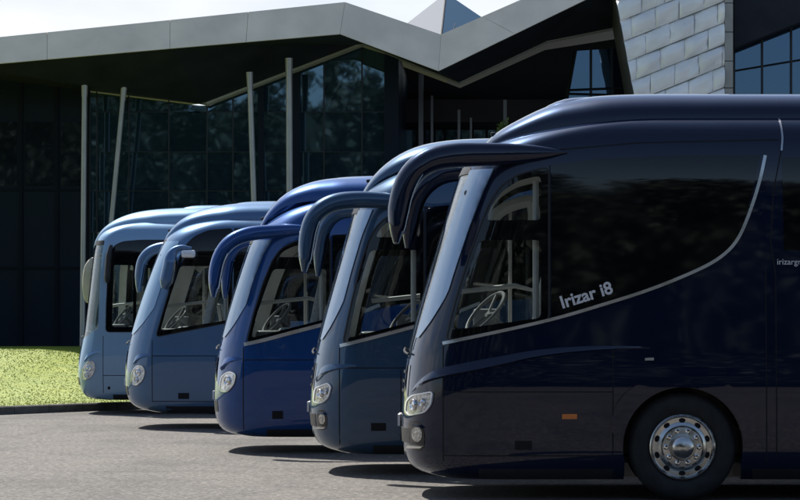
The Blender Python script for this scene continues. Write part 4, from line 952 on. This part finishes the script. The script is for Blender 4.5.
# tiled tower wall: shingle-like pillowed metal tiles in slanting courses
DT = 68.0
tw = MB(); u = []
M_TILE = material('tile_metal', (.86,.86,.87), .36, .0, var=(1.1,.12,5), rvar=(3,.25,.42), bump=(1.8,.3,.06))
def inside_clip(poly, xl0, yl0, xl1, yl1, xr):
    """clip px polygon to the wall outline: left slanted edge, right edge, top, bottom"""
    def clip(P_, f):
        out = []
        for i in range(len(P_)):
            a, b_ = P_[i], P_[(i+1) % len(P_)]; fa, fb = f(a), f(b_)
            if fa >= 0: out.append(a)
            if fa*fb < 0: t = fa/(fa-fb); out.append((a[0]+(b_[0]-a[0])*t, a[1]+(b_[1]-a[1])*t))
        return out
    for f in (lambda p: p[0]-(xl0+(xl1-xl0)*(p[1]-yl0)/(yl1-yl0)), lambda p: xr-p[0], lambda p: p[1]+30, lambda p: 130-p[1]):
        poly = clip(poly, f)
        if len(poly) < 3: return None
    return poly
SL = -.40; TW_, TH_ = 24.0, 21.5
tiles = []; TR = {}
M_TILE.node_tree.nodes['Principled BSDF'].inputs['Metallic'].default_value = .08
for r in range(-3, 13):
    for k in range(-3, 9):
        u0 = 612+k*TW_+(r % 2)*TW_*.5+r*2.4; N_ = 12; y_base = -40+r*TH_
        # fine grid per tile, then pillow displacement
        grid = [[(u0+TW_*i/N_, y_base+SL*(u0+TW_*i/N_-612)+TH_*j/N_) for i in range(N_+1)] for j in range(N_+1)]
        for j in range(N_):
            for i in range(N_):
                cell = inside_clip([grid[j][i], grid[j][i+1], grid[j+1][i+1], grid[j+1][i]], 616, 0, 634, 97, 724)
                if not cell: continue
                out = []
                for (px, py) in cell:
                    s_ = (px-u0)/TW_; t_ = (py-(y_base+SL*(px-612)))/TH_; s_ = min(1, max(0, s_)); t_ = min(1, max(0, t_))
                    # each course starts tucked in under the one above, swells and ends proud at its lower lip
                    a1_, a2_, a3_, a4_, a5_ = TR.setdefault((r, k), [random.uniform(-1, 1) for _ in range(5)]); dd = .02+.21*(1-math.exp(-t_*(4.5+1.5*a1_)))*(1-(.5+.2*a2_)*t_)+(.055+.04*a3_)*math.sin(PI*s_)*math.sin(PI*t_)+.03*a4_*math.sin(2*PI*s_+a5_*3)*math.sin(PI*t_)+.022*a5_*math.sin(3*PI*s_*t_+a4_*2)-.035*(math.exp(-(s_/.045)**2)+math.exp(-((1-s_)/.045)**2))-.06*max(0, (t_-.9)/.1)
                    if t_ < .02: dd = .0
                    p = q(px, py, DT); out.append((p[0], p[1]-dd, p[2]))
                tw.add(out, [tuple(range(len(out)))[::-1]])
me = mesh('tiles', [(v[0], v[1]-DT, v[2]) for v in tw.v], tw.f, M_TILE, False)
bm = bmesh.new(); bm.from_mesh(me); bmesh.ops.remove_doubles(bm, verts=bm.verts, dist=.0008)
for f in bm.faces: f.smooth = True
for e in bm.edges: e.smooth = not (len(e.link_faces) == 2 and e.calc_face_angle(0) > math.radians(30))
bm.to_mesh(me); bm.free()
tower = thing('tiled_tower', 'silver tower wall clad in slanting rows of pillowed metal tiles', 'tower', (0, DT, 0)); part('tiles', me, tower)
def tp(name, b, m): return part(name, mesh(name, [(v[0], v[1]-DT, v[2]) for v in b.v], b.f, m, False), tower)
poly = [(611,-30),(640,130),(724.2,130),(724.2,-30)]; lo = [q(x, y, DT+.03) for x, y in poly]; hi = [(v[0], v[1]+3.5, v[2]) for v in lo]
tp('core', MB().add(lo+hi, [(0,1,2,3),(7,6,5,4)]+[(i, (i+1) % 4, 4+(i+1) % 4, 4+i) for i in range(4)]), material('tower_core', (.12,.12,.125), .5, .4))
b = MB()
for y0, y1 in ((-30, 3), (3, 32), (32, 61), (61, 88), (88, 130)):
    a, c_ = q(724.8, y0+.4, DT-.15), q(733, y1-.4, DT-.15); b.box((a[0], DT-.15, c_[2]), (c_[0], DT+3, a[2]))
tp('edge_panels', b, material('edge_panels', (.33,.32,.30), .45, .3, var=(2,.12)))
# skylight pyramid on the roof valley
b = MB(); A = q(405.5, 24.5, 69.6); Bq = q(441, 38, 69.3); C_ = q(483, 18, 69.6); Ap = q(446, -7, 71.5); Bk = q(446, 10, 74)
pyr = thing('skylight', 'small pyramid rooflight with a white face and a glass face above the roof valley', 'skylight', (Bq[0], 66, Bq[2]-.4))
def py_(name, vs, fs, m): return part(name, mesh(name, [(v[0]-Bq[0], v[1]-66, v[2]-Bq[2]+.4) for v in vs], fs, m, False), pyr)
M_WHITE = material('white_panel', (.50,.51,.52), .5)
lowr = lambda v: (v[0], v[1], v[2]-.6)
py_('white_face', [A, Bq, Ap, lowr(A), lowr(Bq)], [(0,1,2),(0,3,4,1)], M_WHITE)
py_('glass_face', [Bq, C_, Ap, lowr(Bq), lowr(C_)], [(0,1,2),(0,3,4,1)], facade_glass('rooflight_glass', (.025,.06,.11), .02, (.5,.7,.95)))
py_('back_face', [C_, Bk, A, Ap], [(0,1,3),(1,2,3)], M_WHITE)
e1 = MB().tube([Vector(Bq), Vector(Ap)], .03, 6).tube([Vector(q(453,33,69.3)), Vector(q(459,2,71.0))], .012, 6); py_('glazing_bars', e1.v, e1.f, M_MULL)

# ---- columns carrying the overhang
CL = [((84.6,84),(82.2,352),70.2,.15,'steel column at the far left, upright, standing at the lawn'),
      ((124,88),(92,430),70.5,.14,'steel column leaning left, second from the left'),
      ((249.5,74),(262,440),70.0,.155,'slim steel column leaning right, left one of the pair before the glass'),
      ((289,60),(290.5,440),69.8,.18,'upright steel column, right one of the pair before the glass')]
for (a, b_, D_, w, lab) in CL:
    p0, p1 = Vector(q(*a, D_)), Vector(q(*b_, D_)); d = (p0-p1); p1 = p0-d*((p0.z-.05)/(p0.z-p1.z)); 
    o = thing('steel_column', lab, 'column', (p1.x, p1.y, 0), 'columns under the roof overhang'); sh = lambda v: (v[0]-p1.x, v[1]-p1.y, v[2])
    t = MB().tube([p1, p0+Vector((0,0,.05))], w/2, 20); part('shaft', mesh('shaft', [sh(v) for v in t.v], t.f, M_STEEL), o)
    t = MB().tube([p0-d.normalized()*.35, p0+Vector((0,0,.05))], [w/2+.008, w/2+.02], 20); part('cap', mesh('cap', [sh(v) for v in t.v], t.f, M_STEEL), o)
    t = MB().tube([p1+Vector((0,0,.0)), p1+Vector((0,0,.35))], w/2+.07, 20); part('base_plate', mesh('base_plate', [sh(v) for v in t.v], t.f, M_STEEL), o)

# ------------------------------------------------------------------ trees
def leaf_cloud(n, clumps, size, flat=.9):
    vs = []; fs = []
    C_ = np.array([c[:3] for c in clumps]); Rr = np.array([c[3] for c in clumps]); pr = Rr**2.2; pr /= pr.sum()
    idx = RNG.choice(len(clumps), n, p=pr); dirs = RNG.normal(size=(n, 3)); dirs /= np.linalg.norm(dirs, axis=1)[:, None]
    rad = Rr[idx]*(RNG.random(n)**.4)*(1+.12*RNG.normal(size=n)); pos = C_[idx]+dirs*rad[:, None]*np.array([1, 1, flat])
    u = RNG.normal(size=(n, 3)); u /= np.linalg.norm(u, axis=1)[:, None]; w = np.cross(u, RNG.normal(size=(n, 3))); w /= np.linalg.norm(w, axis=1)[:, None]
    s_ = size*RNG.uniform(.6, 1.4, n)[:, None]
    V = np.stack([pos-u*s_, pos+w*s_*.5, pos+u*s_, pos-w*s_*.5], 1).reshape(-1, 3)
    return V, np.arange(4*n).reshape(-1, 4)
def fastmesh(name, V, Fq, m):
    me = bpy.data.meshes.new(name); me.vertices.add(len(V)); me.vertices.foreach_set('co', V.astype(np.float32).ravel())
    me.loops.add(Fq.size); me.loops.foreach_set('vertex_index', Fq.astype(np.int32).ravel()); me.polygons.add(len(Fq)); me.polygons.foreach_set('loop_start', np.arange(0, Fq.size, 4, dtype=np.int32))
    me.update(calc_edges=True); me.validate(); me.materials.append(m); return me
M_LEAF = material('tree_leaves', (.032,.044,.032), .6, var=(.9,.45,6)); M_LEAF2 = material('leaves_bright', (.10,.15,.03), .6, var=(3,.4)); M_BARK = material('bark', (.09,.07,.05), .9, var=(6,.3), bump=(10,.5,.03))
# the wood on the other side of the yard, seen mirrored in the glass and the paintwork
cl = []
for k in range(64):
    x = -80+k*2.5+random.uniform(-1.2, 1.2); h = float(np.interp(x, [-80, -16, -12, -4, 3, 80], [25, 24, 20.5, 20.5, 15, 13.5]))+random.uniform(-1.6, 1.2); y = -42+random.uniform(-7, 5)
    for j in range(12): cl.append((x+random.uniform(-2.4, 2.4), y+random.uniform(-2, 2), h*(.03+.85*(j+random.random())/12), random.uniform(1.9, 2.8)))
V, Fq = leaf_cloud(330000, cl, .34)
hx = np.linspace(-85, 85, 140); hh = np.interp(hx, [-80, -16, -12, -4, 3, 80], [19, 18, 15.5, 15, 10.5, 10])+RNG.normal(size=140)*.7
n0 = len(V); yy = -45+RNG.normal(size=140)*.8; V = np.vstack([V]+[np.stack([hx, yy, np.full(140, 0.)], 1), np.stack([hx, yy-.5, hh*.5], 1), np.stack([hx, yy, hh], 1)])
Fq = np.vstack([Fq]+[np.array([[n0+a*140+k, n0+a*140+k+1, n0+(a+1)*140+k+1, n0+(a+1)*140+k] for k in range(139)]) for a in (0, 1)]); wd = part('woodland', fastmesh('woodland', V, Fq, M_LEAF)); tag(wd, 'belt of green trees across the yard, mirrored in the building glass', 'woodland', kind='stuff')
# young tree before the recess
tx, ty, _ = q(501, 0, 70); tr = thing('young_tree', 'young green tree before the dark recess, its top just above the coach roofs', 'tree', (tx, ty, 0))
cl = [(0,0,5.6,.75),(.15,.1,6.4,.5),(-.3,0,6.2,.4),(.35,-.1,5.2,.6),(-.4,.2,4.9,.7),(0,0,4.4,.9),(.1,0,7.0,.25)]
V, Fq = leaf_cloud(5000, cl, .06); part('crown', fastmesh('crown', V, Fq, M_LEAF2), tr)
t = MB().tube([(0,0,-.02),(.03,0,1.5),(-.02,.02,3.2),(.02,0,4.6),(.05,0,6.2)], [.09,.075,.06,.04,.015], 10).tube([(0,0,3.4),(.3,0,4.4),(.45,0,5.3)], [.035,.025,.01], 8).tube([(0,0,3.6),(-.3,.1,4.5),(-.4,.1,5.4)], [.035,.025,.01], 8)
part('trunk', mesh('trunk', t.v, t.f, M_BARK), tr)
